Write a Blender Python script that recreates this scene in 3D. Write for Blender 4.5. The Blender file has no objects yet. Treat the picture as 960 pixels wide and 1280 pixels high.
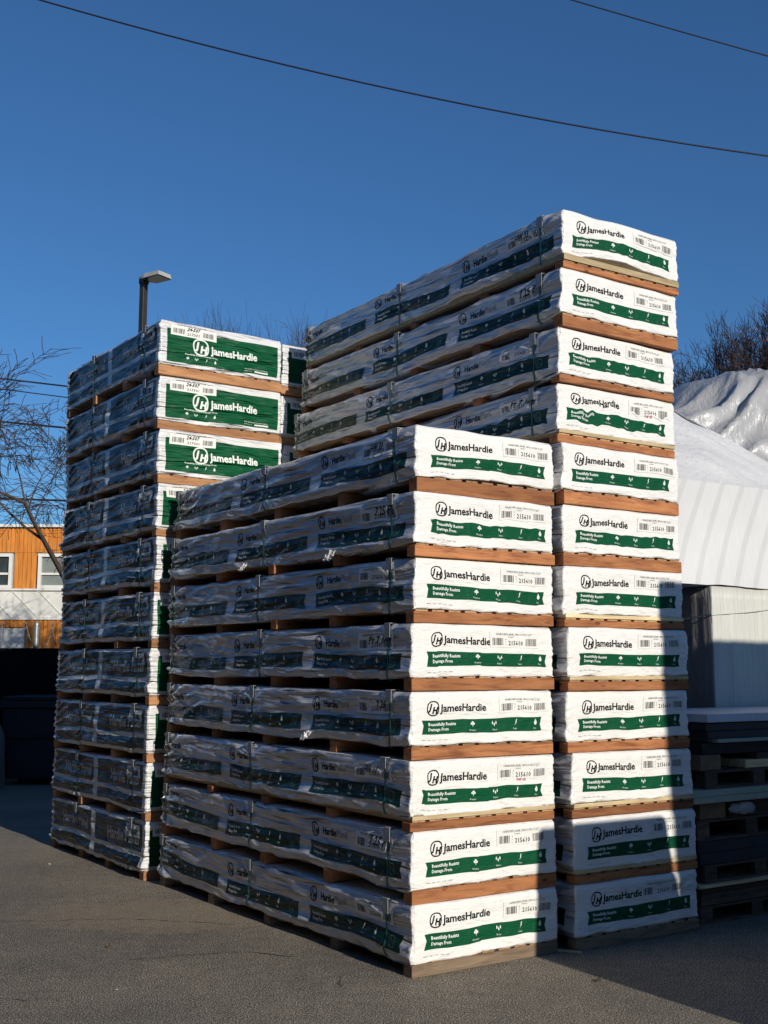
import bpy, bmesh, math, random
import numpy as np
from mathutils import Matrix, Vector

S = bpy.context.scene
R = math.radians
random.seed(7)

# ------------------------------------------------------------------ camera
F_PX, PITCH, ROLL, CAM_H = 1461.8, 0.13186, 0.00284, 1.8376
cd = bpy.data.cameras.new('camera'); cam = bpy.data.objects.new('camera', cd)
S.collection.objects.link(cam); S.camera = cam
cd.sensor_fit = 'VERTICAL'; cd.sensor_height = 24.0; cd.lens = 24.0 * F_PX / 1280.0
cd.clip_start = 0.1; cd.clip_end = 2000
_c, _s = math.cos(PITCH), math.sin(PITCH)
fwd = Vector((0, _c, _s)); up0 = Vector((0, -_s, _c)); rt0 = Vector((1, 0, 0))
rt = rt0 * math.cos(ROLL) + up0 * math.sin(ROLL); up = -rt0 * math.sin(ROLL) + up0 * math.cos(ROLL)
M = Matrix((rt, up, -fwd)).transposed().to_4x4(); M.translation = Vector((0, 0, CAM_H))
cam.matrix_world = M

# ------------------------------------------------------------------ world, sun, exposure
SUN_EL, SUN_AZ = 19.0, -56.6           # azimuth measured from +X, counter-clockwise
to_sun = Vector((math.cos(R(SUN_AZ)) * math.cos(R(SUN_EL)), math.sin(R(SUN_AZ)) * math.cos(R(SUN_EL)), math.sin(R(SUN_EL))))
w = bpy.data.worlds.new('World'); S.world = w; w.use_nodes = True
nt = w.node_tree; bg = nt.nodes['Background']
sky = nt.nodes.new('ShaderNodeTexSky'); sky.sky_type = 'NISHITA'; sky.sun_disc = False
sky.sun_elevation = R(SUN_EL); sky.sun_rotation = math.atan2(to_sun.x, to_sun.y)
sky.altitude = 0; sky.air_density = 1.0; sky.dust_density = 0.0; sky.ozone_density = 6.0
tint = nt.nodes.new('ShaderNodeMix'); tint.data_type = 'RGBA'; tint.blend_type = 'MULTIPLY'; tint.inputs[0].default_value = 1
tint.inputs[7].default_value = (0.65, 0.88, 1.01, 1); nt.links.new(sky.outputs[0], tint.inputs[6])
nt.links.new(tint.outputs[2], bg.inputs[0]); bg.inputs[1].default_value = 0.10
sl = bpy.data.lights.new('sun', 'SUN'); sl.energy = 4.6; sl.angle = R(0.53); sl.color = (1, 0.93, 0.82)
so = bpy.data.objects.new('sun', sl); S.collection.objects.link(so)
so.rotation_euler = to_sun.to_track_quat('Z', 'Y').to_euler()
S.view_settings.view_transform = 'Standard'; S.view_settings.look = 'None'
S.view_settings.gamma = 1; S.view_settings.exposure = -0.1; S.view_settings.use_curve_mapping = False

# ------------------------------------------------------------------ materials
class NT:
    def __init__(s, name):
        s.m = bpy.data.materials.new(name); s.m.use_nodes = True
        s.t = s.m.node_tree; s.b = s.t.nodes['Principled BSDF']
    def n(s, typ, **kw):
        o = s.t.nodes.new(typ)
        for k, v in kw.items():
            if k.startswith('i_'):
                o.inputs[k[2:].replace('_', ' ')].default_value = v
            else: setattr(o, k, v)
        return o
    def l(s, a, b): s.t.links.new(a, b)
    def coord(s, scale=(1, 1, 1), rot=(0, 0, 0), world=False):
        if world: src = s.n('ShaderNodeNewGeometry').outputs['Position']
        else: src = s.n('ShaderNodeTexCoord').outputs['Object']
        m = s.n('ShaderNodeMapping'); m.inputs['Scale'].default_value = scale; m.inputs['Rotation'].default_value = rot
        s.l(src, m.inputs[0]); return m.outputs[0]
    def noise(s, vec, scale, detail=4, rough=0.55, dist=0.0):
        o = s.n('ShaderNodeTexNoise'); o.inputs['Scale'].default_value = scale; o.inputs['Detail'].default_value = detail
        o.inputs['Roughness'].default_value = rough; o.inputs['Distortion'].default_value = dist
        s.l(vec, o.inputs['Vector']); return o.outputs['Fac']
    def ramp(s, fac, stops):
        o = s.n('ShaderNodeValToRGB'); e = o.color_ramp.elements
        while len(e) < len(stops): e.new(0.5)
        for k, (p, c) in enumerate(stops):
            e[k].position = p; e[k].color = tuple(c) + (1,) if len(c) == 3 else c
        s.l(fac, o.inputs[0]); return o.outputs[0]
    def mixc(s, fac, a, b, mode='MIX'):
        o = s.n('ShaderNodeMix', data_type='RGBA', blend_type=mode)
        for sock, v in ((o.inputs[0], fac), (o.inputs[6], a), (o.inputs[7], b)):
            if hasattr(v, 'is_linked'): s.l(v, sock)
            else: sock.default_value = (tuple(v) + (1,) if isinstance(v, (tuple, list)) else v)
        return o.outputs[2]
    def bump(s, h, strength=0.5, dist=0.01, prev=None):
        o = s.n('ShaderNodeBump'); o.inputs['Strength'].default_value = strength; o.inputs['Distance'].default_value = dist
        s.l(h, o.inputs['Height'])
        if prev is not None: s.l(prev, o.inputs['Normal'])
        return o.outputs[0]
    def fin(s, col=None, rough=0.6, spec=0.4, normal=None, **kw):
        if col is not None:
            if hasattr(col, 'is_linked'): s.l(col, s.b.inputs['Base Color'])
            else: s.b.inputs['Base Color'].default_value = tuple(col) + (1,)
        if hasattr(rough, 'is_linked'): s.l(rough, s.b.inputs['Roughness'])
        else: s.b.inputs['Roughness'].default_value = rough
        s.b.inputs['Specular IOR Level'].default_value = spec
        if normal is not None: s.l(normal, s.b.inputs['Normal'])
        for k, v in kw.items(): s.b.inputs[k.replace('_', ' ')].default_value = v
        return s.m

def film_bump(k, strength=0.55):
    # the fine crinkle of the poly wrap; the print uses the same one, so both crease together
    side = strength > .5
    a = k.noise(k.coord((.8, .8, 8) if side else (1.6, 1.6, 9), (0.12, 0.08, 0)), 3.0, 5, 0.58, 1.0)
    b = k.noise(k.coord((1, 1, 2)), 14, 3, 0.5, 2.0)
    c = k.noise(k.coord((.8, .8, 4), (0.35, -0.3, 0)), 6, 3, 0.55, 2.0)
    e0 = k.noise(k.coord((1, 1, 2.4), (0, 0.25, 0)), 7, 3, 0.5, 1.0)
    n0 = k.bump(e0, strength * (.35 if side else .8), 0.05)
    n1 = k.bump(a, strength * (.9 if side else .35), 0.05, n0)
    n2 = k.bump(b, strength * (.14 if side else .18), 0.012, n1)
    if side:                                                            # smooth film drawn into a few long tension folds
        a1 = k.noise(k.coord((.45, .45, 4.5), (.08, .05, 0)), 3.0, 1.5, 0.4, .5); a2 = k.noise(k.coord((.8, .8, 5), (-.25, .2, 0)), 3.2, 1.0, 0.4, .6)
        n2 = k.bump(a1, .9, 0.11); n2 = k.bump(a2, .8, 0.05, n2)
        q = k.noise(k.coord((.55, .55, 5.0), (.14, .08, 0)), 2.2, 0.5, 0.3, .6)
        n2 = k.bump(k.ramp(q, [(0.44, (0, 0, 0)), (0.50, (1, 1, 1)), (0.56, (0, 0, 0))]), .6, 0.012, n2)
        return k.bump(c, .28, 0.03, n2)
    return k.bump(c, strength * .5, 0.03, n2)

def film(name, col, rough=0.42, spec=0.5, var=0.06, strength=0.55, coat=0.0, crough=0.2):
    k = NT(name)
    n = k.noise(k.coord(), 2.5, 5, 0.6)
    dark = tuple(c * (1 - 2.2 * var) for c in col)
    c = k.ramp(n, [(0.3, dark), (0.62, col)])
    m = k.fin(c, rough, spec, film_bump(k, strength))
    m.node_tree.nodes['Principled BSDF'].inputs['Coat Weight'].default_value = coat
    m.node_tree.nodes['Principled BSDF'].inputs['Coat Roughness'].default_value = crough
    return m

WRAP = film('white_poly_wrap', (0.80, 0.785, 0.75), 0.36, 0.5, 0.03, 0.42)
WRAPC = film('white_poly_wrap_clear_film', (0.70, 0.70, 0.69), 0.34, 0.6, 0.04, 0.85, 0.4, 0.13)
SIDEW = film('shaded_side_poly_film', (0.58, 0.58, 0.59), 0.22, 0.6, 0.05, .9, 1.0, 0.09)  # sheer greyer wrap; part of the long side's shade is in this colour
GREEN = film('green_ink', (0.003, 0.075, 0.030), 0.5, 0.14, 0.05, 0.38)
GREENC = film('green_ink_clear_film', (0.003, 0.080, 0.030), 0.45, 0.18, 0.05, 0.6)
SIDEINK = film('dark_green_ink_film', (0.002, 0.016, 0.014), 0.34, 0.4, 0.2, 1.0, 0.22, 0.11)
BLACK = film('black_ink', (0.008, 0.012, 0.011), 0.6, 0.12, 0.0, 0.38)
GREY = film('grey_ink', (0.27, 0.28, 0.28), 0.5, 0.4, 0.05, 0.5)
WHITE = film('white_ink', (0.72, 0.74, 0.70), 0.5, 0.4, 0.02, 0.38)
LABEL = film('paper_label', (0.74, 0.73, 0.69), 0.6, 0.25, 0.02, 0.2)
RED = film('red_stamp_ink', (0.5, 0.05, 0.06), 0.5, 0.4, 0.0, 0.3)

def plain(name, col, rough=0.6, spec=0.4, scale=6.0, var=0.25, bump=0.3, metal=0.0, stretch=(1, 1, 1), bd=0.01):
    k = NT(name); n = k.noise(k.coord(stretch), scale, 6, 0.6)
    dark = tuple(c * (1 - var) for c in col); lite = tuple(min(1, c * (1 + var * 0.6)) for c in col)
    m = k.fin(k.ramp(n, [(0.3, dark), (0.7, lite)]), rough, spec, k.bump(n, bump, bd), Metallic=metal)
    return m

def wood(name, base, dark, grain=(1, 12, 12), knots=True):
    k = NT(name)
    oi = k.n('ShaderNodeObjectInfo')
    co = k.n('ShaderNodeTexCoord').outputs['Object']
    add = k.n('ShaderNodeVectorMath', operation='MULTIPLY_ADD')
    comb = k.n('ShaderNodeCombineXYZ')
    mm = k.n('ShaderNodeMath', operation='MULTIPLY'); mm.inputs[1].default_value = 37.0
    k.l(oi.outputs['Random'], mm.inputs[0])
    for q in range(3): k.l(mm.outputs[0], comb.inputs[q])
    va = k.n('ShaderNodeVectorMath', operation='ADD'); k.l(co, va.inputs[0]); k.l(comb.outputs[0], va.inputs[1])
    mp = k.n('ShaderNodeMapping'); mp.inputs['Scale'].default_value = grain; k.l(va.outputs[0], mp.inputs[0])
    g = k.noise(mp.outputs[0], 3.0, 8, 0.65, 0.8)
    big = k.noise(va.outputs[0], 2.2, 3, 0.5)
    c = k.ramp(g, [(0.34, dark), (0.5, base), (0.68, tuple(min(1, x * 1.3) for x in base))])
    c = k.mixc(k.ramp(big, [(0.35, (0, 0, 0)), (0.7, (0.45, 0.45, 0.45))]), c, dark)
    if knots:
        v = k.n('ShaderNodeTexVoronoi'); v.inputs['Scale'].default_value = 2.3
        mp2 = k.n('ShaderNodeMapping'); mp2.inputs['Scale'].default_value = tuple(1 if q == 1 else 2.6 for q in grain)
        k.l(va.outputs[0], mp2.inputs[0]); k.l(mp2.outputs[0], v.inputs['Vector'])
        kf = k.ramp(v.outputs['Distance'], [(0.0, (1, 1, 1)), (0.05, (0.8, 0.8, 0.8)), (0.09, (0, 0, 0))])
        c = k.mixc(kf, c, tuple(x * 0.45 for x in dark))
    hs = k.n('ShaderNodeHueSaturation')
    vr = k.n('ShaderNodeMapRange'); vr.inputs['To Min'].default_value = 0.62; vr.inputs['To Max'].default_value = 1.25
    k.l(oi.outputs['Random'], vr.inputs['Value']); k.l(vr.outputs[0], hs.inputs['Value']); k.l(c, hs.inputs['Color'])
    hs.inputs['Saturation'].default_value = 0.95
    return k.fin(hs.outputs[0], 0.75, 0.25, k.bump(g, 0.6, 0.008))

RUNNER = wood('runner_wood', (0.40, 0.155, 0.05), (0.20, 0.062, 0.02), (1, 9, 9))
RUNNERW = wood('weathered_runner_wood', (0.27, 0.19, 0.12), (0.15, 0.10, 0.065), (1, 9, 9))
RUNNERL = wood('light_runner_wood', (0.42, 0.20, 0.08), (0.27, 0.11, 0.04), (1, 9, 9))
DECK = wood('deck_wood', (0.40, 0.24, 0.12), (0.26, 0.13, 0.06), (9, 1, 9), False)
PINE = wood('pale_pine', (0.66, 0.52, 0.29), (0.50, 0.36, 0.18), (1, 9, 9), False)
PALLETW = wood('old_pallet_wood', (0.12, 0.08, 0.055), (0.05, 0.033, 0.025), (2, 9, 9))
STRAP = plain('green_strap', (0.025, 0.15, 0.125), 0.4, 0.5, 20, 0.1, 0.1)
GUARD = plain('corner_guard_card', (0.34, 0.36, 0.36), 0.55, 0.4, 20, 0.2, 0.2)
CARD = plain('fibre_cement_edge', (0.42, 0.40, 0.36), 0.8, 0.2, 20, 0.2, 0.2)

# ------------------------------------------------------------------ object helpers
COL = S.collection
def link(o, parent=None):
    COL.objects.link(o)
    if parent is not None: o.parent = parent
    return o
def tag(o, label=None, cat=None, group=None, kind=None):
    if label: o['label'] = label
    if cat: o['category'] = cat
    if group: o['group'] = group
    if kind: o['kind'] = kind
    return o
def empty(name, loc=(0, 0, 0), rz=0.0):
    o = bpy.data.objects.new(name, None); link(o); o.location = loc; o.rotation_euler = (0, 0, rz); o.empty_display_size = 0.2
    return o
class MB:
    def __init__(s): s.v = []; s.f = []
    def add(s, vs, fs):
        b = len(s.v); s.v += [tuple(p) for p in vs]; s.f += [tuple(b + i for i in f) for f in fs]; return s
    def box(s, x0, x1, y0, y1, z0, z1):
        return s.add([(x0,y0,z0),(x1,y0,z0),(x1,y1,z0),(x0,y1,z0),(x0,y0,z1),(x1,y0,z1),(x1,y1,z1),(x0,y1,z1)],
                     [(3,2,1,0),(4,5,6,7),(0,1,5,4),(1,2,6,5),(2,3,7,6),(3,0,4,7)])
    def tube(s, pts, rad, n=6, cap=True):
        pts = [Vector(p) for p in pts]; rads = rad if isinstance(rad, (list, tuple)) else [rad] * len(pts)
        b = len(s.v); u = None
        for i, p in enumerate(pts):
            d = (pts[min(i + 1, len(pts) - 1)] - pts[max(i - 1, 0)])
            d = d.normalized() if d.length > 1e-9 else Vector((0, 0, 1))
            if u is None: u = d.orthogonal().normalized()
            u = (u - d * u.dot(d)); u = u.normalized() if u.length > 1e-6 else d.orthogonal().normalized()
            ww = d.cross(u)
            for k in range(n):
                a = 2 * math.pi * k / n
                s.v.append(tuple(p + (u * math.cos(a) + ww * math.sin(a)) * rads[i]))
        for i in range(len(pts) - 1):
            for k in range(n):
                s.f.append((b + i*n + k, b + i*n + (k+1) % n, b + (i+1)*n + (k+1) % n, b + (i+1)*n + k))
        if cap:
            s.f.append(tuple(b + k for k in range(n))[::-1]); s.f.append(tuple(b + (len(pts)-1)*n + k for k in range(n)))
        return s
    def mesh(s, name, mat, smooth=False, bevel=0.0):
        me = bpy.data.meshes.new(name); me.from_pydata(s.v, [], s.f)
        if bevel > 0:
            bm = bmesh.new(); bm.from_mesh(me)
            bmesh.ops.bevel(bm, geom=bm.edges[:], offset=bevel, segments=1, affect='EDGES', clamp_overlap=True)
            bm.to_mesh(me); bm.free()
        me.materials.append(mat)
        if smooth: me.polygons.foreach_set('use_smooth', [True] * len(me.polygons))
        me.update(); return me
    def build(s, name, mat, parent=None, smooth=False, bevel=0.0):
        return link(bpy.data.objects.new(name, s.mesh(name, mat, smooth, bevel)), parent)

# value noise (numpy)
def vnoise(x, y, seed):
    x = np.asarray(x, float); y = np.asarray(y, float)
    xi = np.floor(x).astype(np.int64); yi = np.floor(y).astype(np.int64)
    fx = x - xi; fy = y - yi; fx = fx * fx * (3 - 2 * fx); fy = fy * fy * (3 - 2 * fy)
    def hsh(a, b):
        h = (a * 374761393 + b * 668265263 + seed * 974634777) & 0xffffffff
        h = ((h ^ (h >> 13)) * 1274126177) & 0xffffffff
        return ((h ^ (h >> 16)) & 0xffff) / 32767.5 - 1.0
    return (hsh(xi, yi) * (1-fx) + hsh(xi+1, yi) * fx) * (1-fy) + (hsh(xi, yi+1) * (1-fx) + hsh(xi+1, yi+1) * fx) * fy
def sstep(a, b, x):
    t = np.clip((x - a) / (b - a), 0, 1); return t * t * (3 - 2 * t)

# ------------------------------------------------------------------ print designs, drawn in metres on a flat sheet
FONT_CACHE = {}
def text_bm(body, size, bold=0.0, shear=0.0, res=2, sx=1.0):
    key = (body, size, bold, shear, res, sx)
    if key in FONT_CACHE: return FONT_CACHE[key]
    cu = bpy.data.curves.new('t', 'FONT'); cu.body = body; cu.size = size; cu.offset = bold; cu.shear = shear
    cu.resolution_u = res; cu.align_x = 'LEFT'
    ob = bpy.data.objects.new('t', cu); COL.objects.link(ob)
    dg = bpy.context.evaluated_depsgraph_get(); me = bpy.data.meshes.new_from_object(ob.evaluated_get(dg))
    v = [(p.co.x * sx, p.co.y) for p in me.vertices]; f = [tuple(p.vertices) for p in me.polygons]
    bpy.data.objects.remove(ob); bpy.data.curves.remove(cu); bpy.data.meshes.remove(me)
    FONT_CACHE[key] = (v, f); return v, f

class Design:
    """Flat artwork: x runs along the face, y up from the bottom edge, z is the print layer (m)."""
    def __init__(s): s.v = []; s.f = []; s.m = []
    def poly(s, pts, lay, mi):
        b = len(s.v); s.v += [(p[0], p[1], lay) for p in pts]; s.f.append(tuple(range(b, b + len(pts)))); s.m.append(mi)
    def rect(s, x0, x1, y0, y1, lay, mi): s.poly([(x0,y0),(x1,y0),(x1,y1),(x0,y1)], lay, mi)
    def text(s, body, x, y, size, lay, mi, bold=0.0, shear=0.0, res=2, sx=1.0, width=None):
        v, f = text_bm(body, size, bold, shear, res, sx)
        k = 1.0
        if width: k = width / (max(p[0] for p in v) - min(p[0] for p in v))
        b = len(s.v); s.v += [(p[0] * k + x, p[1] + y, lay) for p in v]
        for q in f: s.f.append(tuple(b + i for i in q)); s.m.append(mi)
    def ring(s, cx, cy, r, t, lay, mi, n=28, sq=2.5, tilt=0.0):
        def pt(a, rr):
            c, q = math.cos(a), math.sin(a); k = (abs(c) ** sq + abs(q) ** sq) ** (-1 / sq)
            return (cx + rr * k * c + tilt * rr * k * q, cy + rr * k * q)
        for i in range(n):
            a, b = 2*math.pi*i/n, 2*math.pi*(i+1)/n
            s.poly([pt(a, r-t), pt(a, r), pt(b, r), pt(b, r-t)], lay, mi)
    def disc(s, cx, cy, rx, ry, lay, mi, n=10):
        s.poly([(cx + rx*math.cos(2*math.pi*i/n), cy + ry*math.sin(2*math.pi*i/n)) for i in range(n)], lay, mi)
    def emblem(s, cx, cy, r, lay, mi):
        s.ring(cx, cy, r, r * 0.17, lay, mi)
        s.text('J', cx - r*0.62, cy - r*0.22, r * 1.15, lay, mi, bold=r*0.065, shear=0.25)
        s.text('H', cx - r*0.16, cy - r*0.62, r * 1.15, lay, mi, bold=r*0.065, shear=0.25)
    def icons(s, xs, cy, k, lay, mi, caps=True):
        x = xs[0]                                                       # storm cloud
        s.disc(x - .35*k, cy + .1*k, .38*k, .3*k, lay, mi); s.disc(x + .35*k, cy + .1*k, .4*k, .28*k, lay, mi)
        s.disc(x, cy + .38*k, .42*k, .34*k, lay, mi); s.poly([(x-.1*k, cy-.1*k), (x+.25*k, cy-.1*k), (x-.05*k, cy-.8*k)], lay, mi)
        x = xs[1]                                                       # three drops
        for dx, dy in ((-.6, .15), (0, -.25), (.6, .15)):
            s.poly([(x+dx*k, cy+(dy+.6)*k), (x+(dx-.24)*k, cy+(dy)*k), (x+(dx-.1)*k, cy+(dy-.32)*k), (x+(dx+.1)*k, cy+(dy-.32)*k), (x+(dx+.24)*k, cy+(dy)*k)], lay, mi)
        x = xs[2]                                                       # woodpecker
        s.poly([(x-.45*k, cy-.8*k), (x-.05*k, cy-.15*k), (x+.0*k, cy+.5*k), (x+.25*k, cy+.85*k), (x+.5*k, cy+.72*k), (x+.3*k, cy+.5*k), (x+.28*k, cy-.05*k)], lay, mi)
        x = xs[3]                                                       # flame
        s.poly([(x-.15*k, cy-.75*k), (x-.5*k, cy-.3*k), (x-.4*k, cy+.2*k), (x-.12*k, cy+.5*k), (x-.05*k, cy+.95*k), (x+.3*k, cy+.45*k), (x+.5*k, cy-.1*k), (x+.35*k, cy-.6*k)], lay, mi)
        if caps:
            for x, tx in zip(xs, ('Weather', 'Water', 'Pests', 'Fire')):
                s.text(tx, x - len(tx) * .0042, cy - 1.75*k, .015, lay, mi, res=1)
    def barcode(s, x0, x1, y0, y1, lay, mi, seed=1):
        r = random.Random(seed); x = x0
        while x < x1:
            b = r.choice((.003, .004, .006)); s.rect(x, min(x + b, x1), y0, y1, lay, mi); x += b + r.choice((.003, .004, .007))

def merge(a, b, k):
    n = len(a.v); a.v += b.v; a.f += [tuple(n + i for i in f) for f in b.f]; a.m += [m + k for m in b.m]; return a

def cutgrid(d, ss, vs, flip=False):
    """cut the flat artwork along the wrap's own grid lines so that the print follows every crease"""
    bm = bmesh.new(); vv = [bm.verts.new(p) for p in d.v]
    for f, m in zip(d.f, d.m):
        try: q = bm.faces.new([vv[i] for i in f]); q.material_index = m
        except ValueError: pass
    bm.normal_update()
    for f in bm.faces:
        if f.normal.z < 0: f.normal_flip()
    xs = [p[0] for p in d.v]; ys = [p[1] for p in d.v]
    for a in ss:
        if min(xs) < a < max(xs): bmesh.ops.bisect_plane(bm, geom=bm.verts[:] + bm.edges[:] + bm.faces[:], plane_co=(a, 0, 0), plane_no=(1, 0, 0), dist=1e-6)
    for a in vs:
        if min(ys) < a < max(ys): bmesh.ops.bisect_plane(bm, geom=bm.verts[:] + bm.edges[:] + bm.faces[:], plane_co=(0, a, 0), plane_no=(0, 1, 0), dist=1e-6)
    co = np.array([v.co[:] for v in bm.verts]); bm.verts.index_update()
    fs = [[v.index for v in f.verts] for f in bm.faces]; ms = [f.material_index for f in bm.faces]; bm.free()
    return co, fs, ms

# ------------------------------------------------------------------ wrap geometry
class Kind:
    def __init__(s, W, L, H, step=0.0125):
        s.W, s.L, s.H = W, L, H
        nl, nw = int(round(L / step)), int(round(W / step))
        left = np.linspace(0, L, nl + 1)[:-1]; end = np.linspace(L, L + W, nw + 1)[:-1]
        right = np.linspace(L + W, 2 * L + W, int(L / .06) + 1)[:-1]; back = np.linspace(2 * L + W, 2 * L + 2 * W, int(W / .05) + 1)[:-1]
        r = .018
        cor = []
        for c in (0, L, L + W, 2 * L + W):
            cor += [c + r * q for q in (-1, -.5, .5, 1)]
        s.ss = np.unique(np.round(np.mod(np.concatenate([left, end, right, back, cor]), 2 * L + 2 * W), 6))
        s.nv = int(round(H / 0.0125)); s.vs = np.linspace(0, 1, s.nv + 1); s.r = r
        s.designs = {}
    def base(s, t):
        W, L, P = s.W, s.L, 2 * (s.W + s.L)
        t = np.mod(t, P); x = np.zeros_like(t); y = np.zeros_like(t); nx = np.zeros_like(t); ny = np.zeros_like(t)
        segs = [(0, L, (0, L), (0, -1), (-1, 0)), (L, L+W, (0, 0), (1, 0), (0, -1)), (L+W, 2*L+W, (W, 0), (0, 1), (1, 0)), (2*L+W, P, (W, L), (-1, 0), (0, 1))]
        for a, b, p0, d, n in segs:
            m = (t >= a) & (t <= b)
            x[m] = p0[0] + d[0] * (t[m] - a); y[m] = p0[1] + d[1] * (t[m] - a); nx[m] = n[0]; ny[m] = n[1]
        # rounded corners
        for i, (a, b, p0, d, n) in enumerate(segs):
            c = a; pn = segs[i - 1][4]
            dt = t - c; dt = np.where(dt > P / 2, dt - P, dt); m = np.abs(dt) < s.r
            ang = (dt[m] / s.r + 1) * math.pi / 4
            cx = p0[0] - (pn[0] + n[0]) * s.r; cy = p0[1] - (pn[1] + n[1]) * s.r
            ex = pn[0] * np.cos(ang) + n[0] * np.sin(ang); ey = pn[1] * np.cos(ang) + n[1] * np.sin(ang)
            x[m] = cx + ex * s.r; y[m] = cy + ey * s.r; nx[m] = ex; ny[m] = ey
        return x, y, nx, ny

class Wrap:
    def __init__(w, K, seed, rough=1.0, slump=0.0, straps=(), film=False, fold=0.0, lift=0.0):
        w.K = K; r = random.Random(seed); W, L, H = K.W, K.L, K.H
        s2, v2 = np.meshgrid(K.ss, K.vs, indexing='ij'); P = 2 * (W + L)
        side = (s2 < L).astype(float); zc = v2 * H
        k = 1.0 if not film else 1.15
        # slow billow and long slanting folds
        d = np.where(s2 < L, .012, .006) * rough * vnoise(s2 / .55, v2 * 1.7, seed)
        sh = .10 * vnoise(s2 / .8, v2 * 0 + 3, seed + 5)
        vv = zc + sh + .015 * vnoise(s2 / .2, zc / .12, seed + 6)
        f1 = 1 - np.abs(vnoise(s2 / .8, vv / .11, seed + 11)) * 2
        f2 = 1 - np.abs(vnoise(s2 / .30, vv / .045, seed + 12)) * 2
        f3 = vnoise(s2 / .10, vv / .030, seed + 13)
        am = np.where(s2 < L, 3.6, 1.25) * k
        f1 = np.sign(f1) * np.abs(f1) ** 1.6
        d += rough * am * (.0042 * f1 + np.where(s2 < L, .0008, .0016) * f2 + .0004 * f3) * (0.55 + 0.45 * vnoise(s2 / .7, v2 * 2, seed + 20))
        d += side * .017 * np.exp(-((v2 - .14) / .12) ** 2) * (.8 + .7 * vnoise(s2 / .45, v2 * 0, seed + 25))
        # diagonal drag lines gathered at the straps and the far corner
        for sp in straps:
            q = s2 - sp; env = np.exp(-np.abs(q) / .22)
            d += rough * .006 * env * np.sin((zc - .5 * H) / (.03 + np.abs(q) * .22) * 3.0 + seed) * np.clip(np.abs(q) / .05, 0, 1) * side
            d -= .007 * np.exp(-(q / .02) ** 2)
        q = s2; env = np.exp(-q / .35) * side
        d += rough * .010 * env * np.sin((zc + .3 * s2) / (.045 + .12 * q) * 5 + seed)
        # pleats along the upright corners
        for c, sg in ((0, 1), (L, 1), (L + W, 1)):
            q = np.abs(s2 - c); ruff = vnoise(s2 * 0 + c, zc / .011, seed + 31) * .6 + vnoise(s2 / .03, zc / .02, seed + 32)
            d += .0055 * rough * np.exp(-q / .028) * ruff
        # edges
        d += -.010 * sstep(.93, 1.0, v2) * (1.2 + vnoise(s2 / .2, v2 * 0, seed + 41))
        d += .006 * (1 - sstep(0, .12, v2)) * (vnoise(s2 / .12, v2 * 0, seed + 42))
        # the sheet slides in its own plane: this is what bends the print
        a = .008 * rough
        dz = a * vnoise(s2 / .35, v2 * 1.5, seed + 51) + .22 * a * vnoise(s2 / .09, v2 * 3, seed + 52)
        if fold:
            dz += fold * vnoise(s2 / .05, v2 * 5, seed + 53)
        dz += side * .020 * vnoise(s2 / .75, v2 * .6, seed + 54) + (1 - side) * r.uniform(-.014, .014) * (s2 - L - W / 2)
        far = np.clip(1 - s2 / (L * .36), 0, 1) * side
        dz += slump * far
        dz *= np.sin(np.pi * np.clip(v2, 0, 1)) ** .8
        ds = (.008 * rough * vnoise(s2 / .3, v2 * 3, seed + 61) + .002 * rough * vnoise(s2 / .06, zc / .035, seed + 62))
        ds += (1 - side) * r.uniform(-.022, .022)
        for c in (0, L, L + W, 2 * L + W, P): ds *= np.clip(np.abs(s2 - c) / .08, 0, 1)
        zb = .006 * vnoise(s2 / .12, v2 * 0, seed + 71) - .006 * (vnoise(s2 / .5, v2 * 0, seed + 72) > .4)
        zb = zb - side * (.012 + .010 * vnoise(s2 / .30, v2 * 0, seed + 74)) * np.clip((L - s2) / .05, 0, 1)
        zt = .004 * vnoise(s2 / .25, v2 * 0, seed + 73)
        sag = lift * sstep(L + .05, L + W * .5, s2) * (1 - sstep(L + W * .5, L + W, s2)) # bottom hem pulled up in the middle of the end
        x, y, nx, ny = K.base(s2 + ds)
        z = zc + dz + (1 - v2) * (zb + sag) + v2 * zt
        w.X = np.stack([x + nx * d, y + ny * d, z], -1); w.N = np.stack([nx, ny, nx * 0], -1)
    def mesh(w, name, mats, endmat=None):
        K = w.K; ns, nv = w.X.shape[:2]; V = w.X.reshape(-1, 3)
        i = np.arange(ns); j = np.arange(nv - 1); I, J = np.meshgrid(i, j, indexing='ij'); I2 = (I + 1) % ns
        a = I * nv + J; b = I2 * nv + J; c = I2 * nv + J + 1; d = I * nv + J + 1
        F = np.concatenate([np.stack([a, b, c], -1).reshape(-1, 3), np.stack([a, c, d], -1).reshape(-1, 3)]).tolist()
        # caps: an inset ring and one flat face
        n0 = len(V); extra = []
        for jj, inz in ((nv - 1, 0.0), (0, 0.002)):
            ring = w.X[:, jj, :] - w.N[:, jj, :] * .03; ring = ring.copy(); ring[:, 2] += inz
            extra.append(ring)
        V = np.concatenate([V, extra[0], extra[1]])
        top = n0 + np.arange(ns); bot = n0 + ns + np.arange(ns)
        for q in range(ns):
            q2 = (q + 1) % ns
            F.append([q * nv + nv - 1, q2 * nv + nv - 1, int(top[q2]), int(top[q])]); F.append([int(bot[q]), int(bot[q2]), q2 * nv, q * nv])
        F.append(top.tolist()); F.append(bot[::-1].tolist())
        me = bpy.data.meshes.new(name); me.from_pydata(V.tolist(), [], F)
        for m in mats: me.materials.append(m)
        sm = [True] * len(me.polygons); sm[-1] = sm[-2] = False
        me.polygons.foreach_set('use_smooth', sm)
        me.update(); return me
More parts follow.
